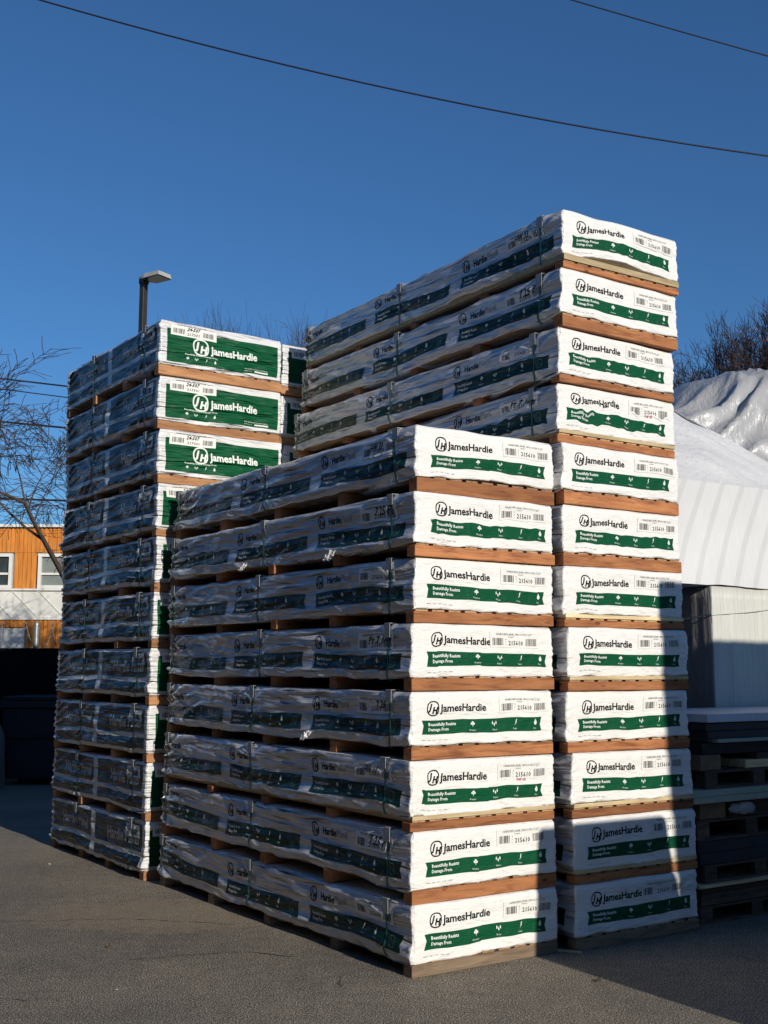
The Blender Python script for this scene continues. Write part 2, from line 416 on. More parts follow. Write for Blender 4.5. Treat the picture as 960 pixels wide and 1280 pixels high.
    def side_index(w, n):
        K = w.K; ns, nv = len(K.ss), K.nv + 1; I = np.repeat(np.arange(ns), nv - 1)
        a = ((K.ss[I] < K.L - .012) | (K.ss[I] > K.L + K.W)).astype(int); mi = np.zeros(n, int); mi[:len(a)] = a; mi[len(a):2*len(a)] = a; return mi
    def place(w, co, off):
        """co: (s, y_m, layer) -> 3D on the wrap, lifted by layer + off"""
        K = w.K; s = co[:, 0]; v = np.clip(co[:, 1] / K.H, 0, 1)
        i = np.clip(np.searchsorted(K.ss, s, side='right') - 1, 0, len(K.ss) - 2); j = np.clip((v * K.nv).astype(int), 0, K.nv - 1)
        fu = ((s - K.ss[i]) / (K.ss[i+1] - K.ss[i]))[:, None]; fv = (v * K.nv - j)[:, None]
        A, B, C, D = w.X[i, j], w.X[i+1, j], w.X[i+1, j+1], w.X[i, j+1]
        p1 = A + (B - A) * fu + (C - B) * fv; p2 = A + (C - D) * fu + (D - A) * fv
        p = np.where(fu >= fv, p1, p2)
        return p + w.N[i, j] * (co[:, 2:3] + off)
    def decal(w, name, des, mats, off=.0012):
        co, fs, ms = des; me = bpy.data.meshes.new(name); me.from_pydata(w.place(co, off).tolist(), [], fs)
        for m in mats: me.materials.append(m)
        me.polygons.foreach_set('material_index', ms); me.polygons.foreach_set('use_smooth', [True] * len(fs)); me.update(); return me

PL = Kind(1.1685, 3.66, 0.327)       # twelve-foot plank bundles
PN = Kind(1.2829, 2.4106, 0.412)     # eight-foot panel bundles

# ---- plank artwork
def plank_unit(x, end, seed=1):
    """logo line, band and lettering for one repeat; x = left edge; returns dict of Design"""
    H = PL.H; lg, bd, lt, lb = Design(), Design(), Design(), Design()
    if end:
        lg.emblem(x + .085, .225, .047, 0, 0)
        lg.text('JamesHardie', x + .145, .203, .066, 0, 0, bold=.0018, width=.375)
        lg.text('SIDING  |  TRIM  |  SOFFIT  |  PLANK  |  PANEL', x - .0, .028, .010, 0, 1, res=1)
        bx0, bx1, by0, by1 = x, x + .985, .066, .152
    else:
        lg.emblem(x + .055, .232, .046, 0, 0)
        lg.text('Hardie', x + .150, .212, .066, 0, 0, bold=.0018, width=.17)
        lg.text('Plank', x + .325, .212, .066, 0, 1, bold=.0003, width=.14)
        lg.text('Lap Siding', x + .150, .182, .017, 0, 1, res=1)
        bx0, bx1, by0, by1 = x, x + 1.09, .062, .158
    n = 40; r = random.Random(seed)
    top = [(bx0 + (bx1-bx0)*i/n, by1) for i in range(n+1)]; bot = [(bx0 + (bx1-bx0)*i/n, by0) for i in range(n+1)]
    for i in range(n):
        a, b, c, d = bot[i], bot[i+1], top[i+1], top[i]
        if i == 0: bd.poly([a, b, c, d, (bx0 + .012, (by0 + by1) / 2 + .01)], 0, 0)
        elif i == n-1: bd.poly([a, b, (bx1 - .014, (by0+by1)/2 - .005), c, d], 0, 0)
        else: bd.poly([a, b, c, d], 0, 0)
    sx = .88 if end else .80
    lt.text('Beautifully Resists', bx0 + .045, by0 + .052, .027, .0012, 0, bold=.0007, res=1, width=.215 if end else .18)
    lt.text('Damage From', bx0 + .045, by0 + .021, .027, .0012, 0, bold=.0007, res=1, width=.155 if end else .13)
    cx = [bx0 + q * (.985 if end else .86) for q in (.405, .59, .775, .945)]
    lt.icons(cx, (by0 + by1) / 2 + .012, .024, .0012, 0)
    if not end: lt.emblem(bx1 - .10, (by0+by1)/2, .034, .0012, 1)
    return lg, bd, lt

def plank_label(x, y, wd=.42, side=False):
    lb = Design()
    lb.rect(x, x + wd, y, y + .098, 0, 0)
    lb.text('HARDIEPLANK SMOOTH 7.25"', x + .05, y + .078, .019, .0010, 1, res=1, width=wd * .72)
    lb.text('CM SELECT', x + .15, y + .064, .010, .0010, 1, res=1)
    lb.barcode(x + .02, x + .115, y + .014, y + .060, .0010, 1, 3)
    for q, ch in enumerate('B51'): lb.text(ch, x + .13, y + .048 - q * .018, .013, .0010, 1, res=1)
    lb.text('215610', x + .155, y + .016, .040, .0010, 1, bold=.0006, res=1, width=.125)
    lb.barcode(x + .305, x + .395, y + .014, y + .060, .0010, 1, 4)
    return lb
L_, W_ = PL.L, PL.W
PLD = {'end': [], 'side': []}
grid_s, grid_v = PL.ss, PL.vs * PL.H
def addset(store, K, parts):
    for nm, des, mats in parts: store.append((nm, cutgrid(des, K.ss, K.vs * K.H), mats))
lg, bd, lt = plank_unit(L_ + .095, True)
addset(PLD['end'], PL, [('printed_logo', lg, [BLACK, GREY]), ('printed_band', merge(bd, lt, 1), [GREEN, WHITE])])
LABEL_VARIANTS = [cutgrid(plank_label(L_ + .70, .188), grid_s, grid_v), cutgrid(plank_label(L_ + .665, .196), grid_s, grid_v),
                  cutgrid(plank_label(L_ + .60, .190), grid_s, grid_v), cutgrid(plank_label(L_ + .715, .182), grid_s, grid_v)]
SGREEN = film('green_ink_shaded_side', (0.001, 0.030, 0.018), 0.34, 0.3, 0.10, .8, 0.12, 0.12)  # darker copy of the green ink, the long side's shade in its colour
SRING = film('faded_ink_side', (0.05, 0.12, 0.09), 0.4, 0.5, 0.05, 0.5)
for x in (L_ - 1.19, L_ - 2.42, L_ - 3.645):
    lg, bd, lt = plank_unit(x, False, 5)
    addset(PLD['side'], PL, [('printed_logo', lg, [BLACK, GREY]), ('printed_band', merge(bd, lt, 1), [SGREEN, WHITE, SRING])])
SIDE_LABELS = []
for hw, hx_, hs in (('7.25 P', -.46, .070), ('', 0, 0), ('Pr 7 1/4', -.50, .055), ('7.25', -.40, .060), ('HW 33', -.52, .065)):
    sd = plank_label(L_ - .62, .190, side=True)
    if hw: sd.text(hw, L_ + hx_, .226, hs, .002, 1, bold=.0012, shear=.35, res=1, width=.032 * len(hw))
    SIDE_LABELS.append(cutgrid(sd, grid_s, grid_v))
stamp = Design(); stamp.text('TOP 1/2', L_ + .86, .180, .022, .0022, 0, bold=.0006, res=1)
STAMP = cutgrid(stamp, grid_s, grid_v)

# ---- panel artwork
PND = {'end': [], 'side': []}
Lp, Wp, Hp = PN.L, PN.W, PN.H
g, t, b = Design(), Design(), Design()
for i in range(20):
    g.rect(Lp + .058 + i * .0585, Lp + .058 + (i + 1) * .0585, .034, .340, 0, 0)
t.emblem(Lp + .40, .205, .080, .0012, 0); t.text('JamesHardie', Lp + .505, .165, .10, .0012, 0, bold=.003, width=.50)
t.text('Beautifully Resists Damage From', Lp + .235, .118, .018, .0012, 0, res=1, bold=.0004, width=.33)
t.icons([Lp + q for q in (.265, .355, .455, .545)], .083, .021, .0012, 0, False)
t.text('HardiePanel Vertical Siding', Lp + .86, .072, .016, .0012, 0, res=1, width=.25); t.rect(Lp + .97, Lp + 1.12, .048, .062, .0012, 0)
t.text('MADE IN USA', Lp + .86, .052, .011, .0012, 0, res=1, width=.08)
b.rect(Lp + .09, Lp + .56, .285, .378, .0015, 0); b.text('HARDIEPANEL SMOOTH 4X8', Lp + .15, .380, .016, .0024, 1, res=1, width=.30)
b.barcode(Lp + .115, Lp + .23, .305, .350, .0024, 1, 7); b.barcode(Lp + .42, Lp + .53, .305, .350, .0024, 1, 8)
b.text('217301', Lp + .26, .300, .034, .0024, 1, res=1, bold=.0004, width=.12); b.text('24-507', Lp + .25, .342, .046, .0024, 1, bold=.0015, shear=.35, res=1, width=.14)
addset(PND['end'], PN, [('printed_band', merge(g, t, 1), [GREENC, WHITE]), ('barcode_label', b, [LABEL, BLACK])])
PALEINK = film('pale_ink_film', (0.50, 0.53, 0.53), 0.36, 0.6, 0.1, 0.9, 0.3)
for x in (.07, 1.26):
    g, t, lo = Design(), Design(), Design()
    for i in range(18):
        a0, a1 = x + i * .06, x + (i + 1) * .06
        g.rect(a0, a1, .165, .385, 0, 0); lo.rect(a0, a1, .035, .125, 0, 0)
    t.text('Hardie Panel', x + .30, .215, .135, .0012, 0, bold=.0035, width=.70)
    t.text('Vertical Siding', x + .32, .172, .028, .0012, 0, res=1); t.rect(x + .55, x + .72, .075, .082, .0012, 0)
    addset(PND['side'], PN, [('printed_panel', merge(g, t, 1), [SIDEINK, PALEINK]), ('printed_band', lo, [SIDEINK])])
b = Design(); b.rect(Lp - .40, Lp - .12, .27, .37, .0015, 0); b.barcode(Lp - .37, Lp - .16, .285, .33, .0024, 1, 9); b.text('24-507', Lp - .36, .335, .03, .0024, 1, res=1)
PSIDE_LABEL = cutgrid(b, PN.ss, PN.vs * PN.H)

# ------------------------------------------------------------------ bundles
def loop_strap(Wp_, K, s0, wd=.014, z0=-.012):
    """a strap that runs down the wrap, under and over the bundle"""
    vs = np.linspace(0, 1, 26); mb = MB()
    for ds in (-wd / 2, wd / 2): pass
    co = np.array([[s0 + ds, v * K.H, 0] for v in vs for ds in (-wd/2, wd/2)])
    p = Wp_.place(co, .0035)
    p[:, 0] = np.minimum(p[:, 0], np.minimum.accumulate(p[:, 0])) if False else p[:, 0]
    xm = float(p[:, 0].min()); y0 = float(K.L - s0)
    q = []
    for i in range(26): q.append((min(p[2*i][0], -.003), y0 + wd/2, p[2*i][2])); q.append((min(p[2*i+1][0], -.003), y0 - wd/2, p[2*i+1][2]))
    zt = K.H + .008; W = K.W
    q = [(.02, y0 + wd/2, -.03), (.02, y0 - wd/2, -.03)] + q + [(.02, y0 + wd/2, zt), (.02, y0 - wd/2, zt), (W + .012, y0 + wd/2, zt), (W + .012, y0 - wd/2, zt), (W + .012, y0 + wd/2, -.03), (W + .012, y0 - wd/2, -.03)]
    n = len(q) // 2
    mb.add(q, [(2*i, 2*i+1, 2*i+3, 2*i+2) for i in range(n - 1)])
    # give it thickness
    me = mb.mesh('strap', STRAP); bm = bmesh.new(); bm.from_mesh(me)
    bmesh.ops.solidify(bm, geom=bm.faces[:], thickness=-.0012); bm.to_mesh(me); bm.free(); return me

def corner_guard(K, s0, seed):
    r = random.Random(seed); y0 = K.L - s0; w2 = .032; h = .055 + r.random() * .03; t = .004
    mb = MB(); sk = r.uniform(-.01, .01)
    mb.box(-.013 - t, -.013, y0 - w2 + sk, y0 + w2 + sk, K.H - h, K.H + .010)
    mb.box(-.013, .07, y0 - w2 + sk, y0 + w2 + sk, K.H + .006, K.H + .010)
    return mb.mesh('corner_guard', GUARD, bevel=.0015)

def torn_flap(K, s0, z, seed, size=.05):
    r = random.Random(seed); y0 = K.L - s0; n = 8; V = []; F = []
    for i in range(n):
        for j in range(n):
            u, v = i / (n-1) - .5, j / (n-1)
            V.append((-.006 - .045 * v - .018 * r.random(), y0 + u * size * (2.2 - v) + .012 * r.uniform(-1, 1), z - v * size * 1.0 + .018 * r.uniform(-1, 1)))
    for i in range(n-1):
        for j in range(n-1):
            if r.random() > .18: F.append((i*n+j, (i+1)*n+j, (i+1)*n+j+1, i*n+j+1))
    return MB().add(V, F).mesh('torn_flap', WRAP)

def make_pallet(K, seed, sheet, runner_mat, nrun, parent, hgt=.105):
    """lengthwise deck boards on cross runners; z=0 is the ground side"""
    r = random.Random(seed); W, L = K.W, K.L
    pal = MB(); nb = 9; gap = .035; bw = (W - .02 - gap * (nb - 1)) / nb; dk = .013; top = hgt
    sh = .026 * sheet
    for i in range(nb):
        x = .01 + i * (bw + gap); pal.box(x, x + bw, .006, L - .006, top - sh - dk, top - sh - .0005)
    p = pal.build('pallet', DECK, parent)
    if sheet:
        n = 24; V = []; F = []
        for i in range(n + 1):
            x = .004 + (W - .008) * i / n
            zz = sheet * (math.sin(math.pi * i / n) if sheet > 0 else 0) * 0
            V += [(x, -.004, top - sh), (x, L, top - sh), (x, -.004, top - .001 + zz), (x, L, top - .001 + zz)]
        for i in range(n):
            a = i * 4; F += [(a, a+4, a+6, a+2), (a+2, a+6, a+7, a+3), (a, a+1, a+5, a+4), (a+1, a+3, a+7, a+5)]
        F += [(0, 2, 3, 1), (n*4, n*4+1, n*4+3, n*4+2)]
        MB().add(V, F).build('base_sheet', PINE, p)
    rh = top - sh - dk - .001
    for i in range(nrun):
        y = .0 + (L - .10) * i / (nrun - 1) + (r.uniform(-.05, .05) if 0 < i < nrun - 1 else 0)
        j = r.uniform(-.012, .006); jj = r.uniform(-.006, .012)
        m = MB().box(j, W + jj, y, y + .088, 0.0, rh)
        q = m.build('runner', runner_mat if i else runner_mat, p, bevel=.003)
    return p

def make_bundle(kind, seed, loc, rz, label, group, ztop, zbot, sheet=0.0, runner=None, rough=1.0, slump=0.0, lab=0, straps=None, stampit=False, flaps=(), fold=0.0, lift=0.0, clearfilm=False, weight=None):
    K = PL if kind == 'plank' else PN
    r = random.Random(seed)
    o = empty('wrapped_plank_bundle' if kind == 'plank' else 'wrapped_panel_bundle', (loc[0], loc[1], zbot), rz)
    tag(o, label, 'lumber bundle', group)
    ph = ztop - zbot - K.H - .003
    make_pallet(K, seed, sheet, runner or RUNNER, 5 if kind == 'plank' else 4, o, ph)
    if straps is None:
        straps = [K.L - .25 + r.uniform(-.04, .04), K.L - 2.03 + r.uniform(-.05, .05), .06 + r.uniform(-.02, .04)] if kind == 'plank' else [K.L - .31 + r.uniform(-.05, .05), K.L - 1.66 + r.uniform(-.04, .04)]
    wr = Wrap(K, seed, rough, slump, straps, kind != 'plank', fold, lift)
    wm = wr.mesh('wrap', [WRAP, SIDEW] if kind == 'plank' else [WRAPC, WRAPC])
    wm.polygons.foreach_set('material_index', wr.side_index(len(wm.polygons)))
    wo = link(bpy.data.objects.new('wrap', wm), o); wo.location.z = ph
    def put(nm, me, par=wo, z=0.0):
        q = link(bpy.data.objects.new(nm, me), par); q.location.z = z; return q
    sets = PLD if kind == 'plank' else PND
    for face in ('end', 'side'):
        par = None
        for nm, des, mats in sets[face]:
            q = put(nm, wr.decal(nm, des, mats, .0014))
    if kind == 'plank':
        put('barcode_label', wr.decal('barcode_label', LABEL_VARIANTS[lab % 4], [LABEL, BLACK], .0030))
        put('barcode_label', wr.decal('barcode_label', SIDE_LABELS[(seed // 101) % 5], [WRAP, BLACK], .0030))
        if stampit: put('stamp', wr.decal('stamp', STAMP, [RED], .0040))
    else:
        put('barcode_label', wr.decal('barcode_label', PSIDE_LABEL, [WRAPC, BLACK], .0030))
    for s0 in straps:
        st = link(bpy.data.objects.new('strap', loop_strap(wr, K, s0)), o); st.location.z = ph
        cg = link(bpy.data.objects.new('corner_guard', corner_guard(K, s0, seed + int(s0 * 100))), o); cg.location.z = ph
    for (s0, z, sz) in flaps:
        fl = put('torn_flap', torn_flap(K, s0, z, seed, sz))
    return o

def stack(kind, base, yaw, rows, n, spec, group, labels):
    out = []
    tops = [q[2] for q in rows]
    for i, (a, b_, zt, dy) in enumerate(rows):
        zb = tops[i + 1] + .002 if i + 1 < n else 0.0
        e = Vector((math.cos(yaw), math.sin(yaw))); l = Vector((-e.y, e.x))
        p = Vector(base) + e * a + l * b_
        out.append(make_bundle(kind, label=labels[i], group=group, loc=p, rz=yaw + dy, ztop=zt, zbot=zb, **spec.get(i, {}), seed=spec['seed'] + i * 101))
    return out
ORD = ['top', 'second from the top', 'third from the top', 'fourth from the top', 'fifth from the top', 'sixth from the top', 'seventh from the top', 'eighth from the top', 'ninth from the top', 'tenth from the top', 'eleventh from the top', 'twelfth from the top']

# front stack: eight plank bundles
A_ROWS = [(0.055, 0.035, 3.384, -0.0022), (0.024, 0.004, 2.945, 0.0036), (0.027, 0.02, 2.529, 0.0036), (0.015, 0.027, 2.112, -0.0038), (-0.004, 0.014, 1.69, -0.0047), (-0.015, -0.004, 1.269, -0.001), (-0.014, -0.011, 0.844, 0.0027), (-0.015, -0.02, 0.417, 0.0038)]
A_L = ['white wrapped plank bundle at the top of the front stack of eight',
       'plank bundle with torn flaps under its long side, second from top of the front stack',
       'white wrapped plank bundle third from the top of the front stack',
       'plank bundle fourth from the top of the front stack, paper label over its name',
       'plank bundle fifth from the top of the front stack, small tear in its side',
       'plank bundle sixth from the top of the front stack, pale yellow sheet beneath it',
       'plank bundle second from the bottom of the front stack, partly in shadow',
       'white wrapped plank bundle on a weathered pallet at the foot of the front stack']
A_S = {'seed': 1000, 0: dict(lab=0, lift=.018, rough=1.15), 1: dict(lab=1, fold=.006, flaps=((L_ - .97, .02, .065), (L_ - 2.25, .01, .04)), slump=.02), 2: dict(lab=0), 3: dict(lab=2),
       4: dict(lab=3, flaps=((L_ - 1.22, .03, .05),)), 5: dict(sheet=1, lab=0, stampit=True), 6: dict(lab=1, slump=.05), 7: dict(lab=3, runner=RUNNERW, slump=.05)}
stack('plank', (0.18262, 7.286), 0.60064, A_ROWS, 8, A_S, 'plank bundles in the front stack', A_L)

# right stack: twelve plank bundles
B_ROWS = [(0.012, -0.014, 5.071, -0.0083), (0.0, -0.007, 4.638, -0.0017), (-0.008, 0.018, 4.211, 0.0135), (-0.006, 0.047, 3.817, -0.0022), (0.003, 0.016, 3.39, 0.0107), (-0.002, 0.02, 2.957, 0.0076), (-0.01, 0.009, 2.531, 0.0013), (0, -0.009, 2.112, -0.0012), (-0.012, 0.003, 1.681, -0.0118), (0.013, -0.015, 1.270, 0.0028), (0.018, -0.016, 0.845, -0.0025), (0.014, -0.017, 0.421, -0.009)]
B_N = {0: 'topmost, hem pulled up over a yellow sheet', 3: 'fourth from the top, crumpled over its printed name', 6: 'seventh from the top, its right end shaded', 9: 'third from the bottom on a pale sheet',
       10: 'second from bottom, crossed by a sunlit sliver', 11: 'at the very bottom on a weathered pallet'}
B_L = ['plank bundle in the tall right stack, ' + B_N.get(i, ORD[i]) for i in range(12)]
B_S = {'seed': 3000, 0: dict(lab=0, sheet=1.7, lift=.045, fold=.006, rough=1.2), 1: dict(lab=3), 2: dict(lab=1, fold=.006), 3: dict(lab=0, sheet=1, fold=.016, stampit=True), 4: dict(lab=3), 5: dict(lab=0, fold=.006), 6: dict(lab=1, sheet=1),
       7: dict(lab=1, sheet=1), 8: dict(lab=0), 9: dict(lab=1, sheet=1), 10: dict(lab=0, sheet=1), 11: dict(lab=2, runner=RUNNERW)}
stack('plank', (1.24118, 7.94053), 0.59258, B_ROWS, 12, B_S, 'plank bundles in the tall right stack', B_L)

# left stack: ten panel bundles
C_ROWS = [(-0.001, -0.002, 5.009, 0.0053), (0.006, 0.014, 4.491, -0.0001), (0.012, -0.001, 3.989, -0.0035), (0.016, -0.007, 3.486, 0.0068), (0.019, -0.007, 3.001, 0.0024), (0.005, -0.001, 2.501, -0.0032), (-0.003, 0.004, 2.003, -0.0002), (-0.007, 0.009, 1.5, -0.0007), (-0.006, 0.011, 1.001, -0.0005), (-0.01, 0.008, 0.499, -0.0024)]
C_N = {0: 'topmost, beneath the lamp', 3: 'fourth from the top', 9: 'bottom one on the ground'}
C_L = ['green printed panel bundle, left stack, ' + C_N.get(i, ORD[i]) for i in range(10)]
C_S = {'seed': 5000}
for i in range(10): C_S[i] = dict(runner=RUNNERL, rough=1.0)
cs = stack('panel', (-2.0586, 10.4312), 0.60415, C_ROWS, 10, C_S, 'panel bundles in the left stack', C_L)

def copy_tree(o, parent=None):
    c = o.copy(); COL.objects.link(c)
    if parent is not None: c.parent = parent
    for ch in [q for q in bpy.data.objects if q.parent == o]: copy_tree(ch, c)
    return c
e = Vector((math.cos(.604), math.sin(.604), 0)); l = Vector((-e.y, e.x, 0))
kids = {}
for q in list(COL.objects):
    if q.parent: kids.setdefault(q.parent.name, []).append(q)
def copy_fast(o, parent=None):
    c = o.copy(); COL.objects.link(c)
    if parent is not None: c.parent = parent
    for ch in kids.get(o.name, []): copy_fast(ch, c)
    return c
for i, o in enumerate(cs):
    c = copy_fast(cs[(i * 3 + 4) % 9] if i < 9 else o)
    c.location = o.location + e * (Wp + .022) + l * (.03 + .02 * math.sin(i * 2.1)); c.rotation_euler.z = .604 + .004 * math.sin(i * 3.3)
    c['group'] = 'panel bundles hidden between the left and right stacks'
    c['label'] = ['green printed panel bundle, topmost of the narrow strip right of the left stack', 'green printed panel bundle, second in the narrow strip right of the left stack',
                  'green printed panel bundle, third in the narrow strip right of the left stack'][i] if i < 3 else 'green printed panel bundle hidden behind the front stack, beside the left stack'

# ------------------------------------------------------------------ ground
def ground_mat():
    k = NT('asphalt')
    p = k.coord((1, 1, 1), world=True)
    fine = k.noise(p, 115, 3, 0.75); mid = k.noise(p, 9, 5, 0.6); big = k.noise(p, 0.55, 5, 0.6)
    v = k.n('ShaderNodeTexVoronoi'); v.inputs['Scale'].default_value = 80; k.l(p, v.inputs['Vector'])
    c = k.ramp(fine, [(0.41, (0.040, 0.035, 0.029)), (0.52, (0.20, 0.175, 0.138)), (0.61, (0.80, 0.70, 0.56))])
    stone = k.ramp(v.outputs['Color'], [(0.78, (0, 0, 0)), (0.95, (1, 1, 1))])
    near = k.ramp(v.outputs['Distance'], [(0.25, (1, 1, 1)), (0.42, (0, 0, 0))])
    sm = k.mixc(1.0, stone, near, 'MULTIPLY')
    c = k.mixc(sm, c, (0.46, 0.43, 0.38))
    c = k.mixc(1.0, c, k.ramp(mid, [(0.3, (0.80, 0.79, 0.78)), (0.7, (1.1, 1.08, 1.05))]), 'MULTIPLY')
    c = k.mixc(1.0, c, k.ramp(big, [(0.35, (0.70, 0.71, 0.73)), (0.65, (1.04, 1.02, 0.98))]), 'MULTIPLY')
    # sand washed over the asphalt in front of the stacks, and a few oily spots
    vd = k.n('ShaderNodeVectorMath', operation='DISTANCE'); vd.inputs[1].default_value = (-1.55, 9.05, 0)
    ms = k.n('ShaderNodeMapping'); ms.vector_type = 'POINT'; ms.inputs['Scale'].default_value = (.55, 1.0, 1); ms.inputs['Location'].default_value = (-.70, 0, 0); k.l(p, ms.inputs[0]); k.l(ms.outputs[0], vd.inputs[0])
    ad = k.n('ShaderNodeMath', operation='MULTIPLY_ADD'); ad.inputs[1].default_value = -.9; k.l(mid, ad.inputs[0]); k.l(vd.outputs['Value'], ad.inputs[2])
    c = k.mixc(k.ramp(ad.outputs[0], [(0.0, (.32, .32, .32)), (0.25, (0, 0, 0))]), c, (0.36, 0.27, 0.17))
    sp_ = k.noise(p, 1.7, 4, 0.7, 1.5)
    c = k.mixc(k.ramp(sp_, [(0.66, (0, 0, 0)), (0.72, (.45, .45, .45))]), c, (0.06, 0.052, 0.045))
    # old cracks
    cr = k.n('ShaderNodeTexVoronoi', feature='DISTANCE_TO_EDGE'); cr.inputs['Scale'].default_value = 0.33
    wob = k.n('ShaderNodeTexNoise'); wob.inputs['Scale'].default_value = 3.0; wob.inputs['Detail'].default_value = 5; k.l(p, wob.inputs['Vector'])
    wa = k.n('ShaderNodeVectorMath', operation='SCALE'); wa.inputs['Scale'].default_value = 0.35; k.l(wob.outputs['Color'], wa.inputs[0])
    wb = k.n('ShaderNodeVectorMath', operation='ADD'); k.l(p, wb.inputs[0]); k.l(wa.outputs[0], wb.inputs[1]); k.l(wb.outputs[0], cr.inputs['Vector'])
    cf = k.ramp(cr.outputs['Distance'], [(0.0, (1, 1, 1)), (0.004, (0, 0, 0))])
    br = k.ramp(k.noise(p, 1.3, 3), [(0.48, (0, 0, 0)), (0.56, (0.85, 0.85, 0.85))])
    c = k.mixc(k.mixc(1.0, cf, br, 'MULTIPLY'), c, (0.03, 0.027, 0.023))
    n = k.bump(fine, 0.35, 0.004); n = k.bump(v.outputs['Distance'], 0.35, 0.006, n)
    return k.fin(c, 0.85, 0.25, n)
GROUND = ground_mat()
m = MB(); N = 40
ext = [-400, -150, -60, -25, -12, -6, 0, 6, 12, 25, 60, 150, 400]
V = [(x, y, 0.0) for y in [q + 20 for q in ext] for x in ext]
F = [(j*13+i, j*13+i+1, (j+1)*13+i+1, (j+1)*13+i) for j in range(12) for i in range(12)]
g = MB().add(V, F).build('ground', GROUND); tag(g, kind='structure')

CRACK = plain('crack_filler', (0.035, 0.03, 0.026), 0.95, 0.1, 20, 0.3, 0.2)
def crack(pts, seed, wd=.0035):
    r = random.Random(seed); P = [Vector(q) for q in pts]; V = []; n = 0
    for a, b in zip(P, P[1:]):
        m_ = max(2, int((b - a).length / .06))
        for i in range(m_):
            q = a.lerp(b, i / m_); t_ = (b - a).normalized(); nn = Vector((-t_.y, t_.x, 0)); o_ = r.uniform(-.02, .02); w_ = wd * r.uniform(.2, 1.3)
            V += [tuple(q + nn * (o_ - w_)), tuple(q + nn * (o_ + w_))]
    V = [(x, y, .004) for x, y, _ in V]
    o = MB().add(V, [(2*i, 2*i+2, 2*i+3, 2*i+1) for i in range(len(V) // 2 - 1)]).build('ground_crack', CRACK); tag(o, kind='structure')
crack([(-4.2, 8.9, 0), (-2.9, 8.75, 0), (-1.9, 8.9, 0), (-1.0, 8.7, 0)], 1)
crack([(-3.4, 6.6, 0), (-2.6, 6.9, 0), (-1.9, 6.75, 0)], 2)
crack([(-1.6, 7.7, 0), (-.9, 7.9, 0), (-.5, 7.75, 0)], 3, .004)
# debris on the asphalt
LITTER = plain('litter_white', (0.6, 0.6, 0.58), 0.5, 0.4, 30, 0.2, 0.3)
def px(u, v, dist=None, z=None):
    x = (u - 480) / F_PX; y = -(v - 640) / F_PX
    cr, sr = math.cos(ROLL), math.sin(ROLL); x, y = x * cr - y * sr, x * sr + y * cr
    d = Vector((x, _c - y * _s, _s + y * _c))
    t = (z - CAM_H) / d.z if z is not None else dist / d.y
    return d * t + Vector((0, 0, CAM_H))
p = px(706, 1190, z=0)
o = MB().box(-.11, .11, -.014, .014, .001, .013).build('wood_offcut', PINE, bevel=.002); o.location = p; o.rotation_euler.z = R(-22)
tag(o, 'thin pale wood offcut on the ground between the front and right stacks', 'wood scrap')
def scrap(u, v, size, label, seed):
    r = random.Random(seed); V = [(r.uniform(-1, 1) * size, r.uniform(-1, 1) * size, r.uniform(0.002, size * .8)) for _ in range(10)]
    bm = bmesh.new(); vs = [bm.verts.new(q) for q in V]; bmesh.ops.convex_hull(bm, input=vs)
    me = bpy.data.meshes.new('scrap'); bm.to_mesh(me); bm.free(); me.materials.append(LITTER if seed % 2 else PALLETW)
    o = link(bpy.data.objects.new('litter_scrap', me)); o.location = px(u, v, z=0); tag(o, label, 'litter')
scrap(62, 1081, .022, 'small white litter scrap on the asphalt left of the left stack', 1)
scrap(136, 1185, .022, 'small dark chip on the asphalt in front of the left stack', 2)
scrap(747, 1227, .025, 'dark twig like scrap near the shadow edge at the lower right', 4)
scrap(146, 1239, .016, 'tiny pale pebble on the asphalt at the lower left', 3)

# ------------------------------------------------------------------ wires
WIRE = plain('wire_black', (0.012, 0.012, 0.014), 0.5, 0.3, 5, 0.1, 0.0)
def wire(a, b, sag, rad, label, group=None):
    a, b = Vector(a), Vector(b); pts = []
    for i in range(41):
        t = i / 40; q = a.lerp(b, t); q.z -= sag * 4 * t * (1 - t); pts.append(q)
    o = MB().tube(pts, rad, 6).build('overhead_wire', WIRE, smooth=True); tag(o, label, 'wire', group)
def ext2(p, q, k): d = (q - p); return p - d * k, q + d * k
def wire_px(p0, p1, D, sag, rad, label, group=None, k=1.2):
    a, b = px(*p0, dist=D), px(*p1, dist=D); A_, B_ = ext2(a, b, k)
    # keep the chord through the two sighted points once sagged
    def s_at(t): return sag * 4 * t * (1 - t)
    ta, tb = k / (1 + 2 * k), (1 + k) / (1 + 2 * k)
    A_.z += s_at(ta); B_.z += s_at(tb)
    wire(A_, B_, sag, rad, label, group)
wire_px((50, 0), (960, 195), 14, .9, .0105, 'longer black overhead wire crossing the whole sky', None, .6)
wire_px((715, 0), (960, 70), 14, .10, .009, 'short black overhead wire crossing the top right corner', None, 1.5)
wire_px((0, 473), (85, 483), 40, .2, .028, 'upper of the two close grey wires left of the left stack', 'wires seen left of the left stack', 6)
wire_px((0, 486), (85, 497), 40, .2, .018, 'thin lower one of the two close wires left of the left stack', 'wires seen left of the left stack', 6)
wire_px((0, 527), (85, 535), 40, .2, .035, 'black wire through the bare branches left of the left stack', 'wires seen left of the left stack', 6)
wire_px((0, 623), (85, 626), 40, .2, .035, 'lowest black wire just above the orange building', 'wires seen left of the left stack', 6)

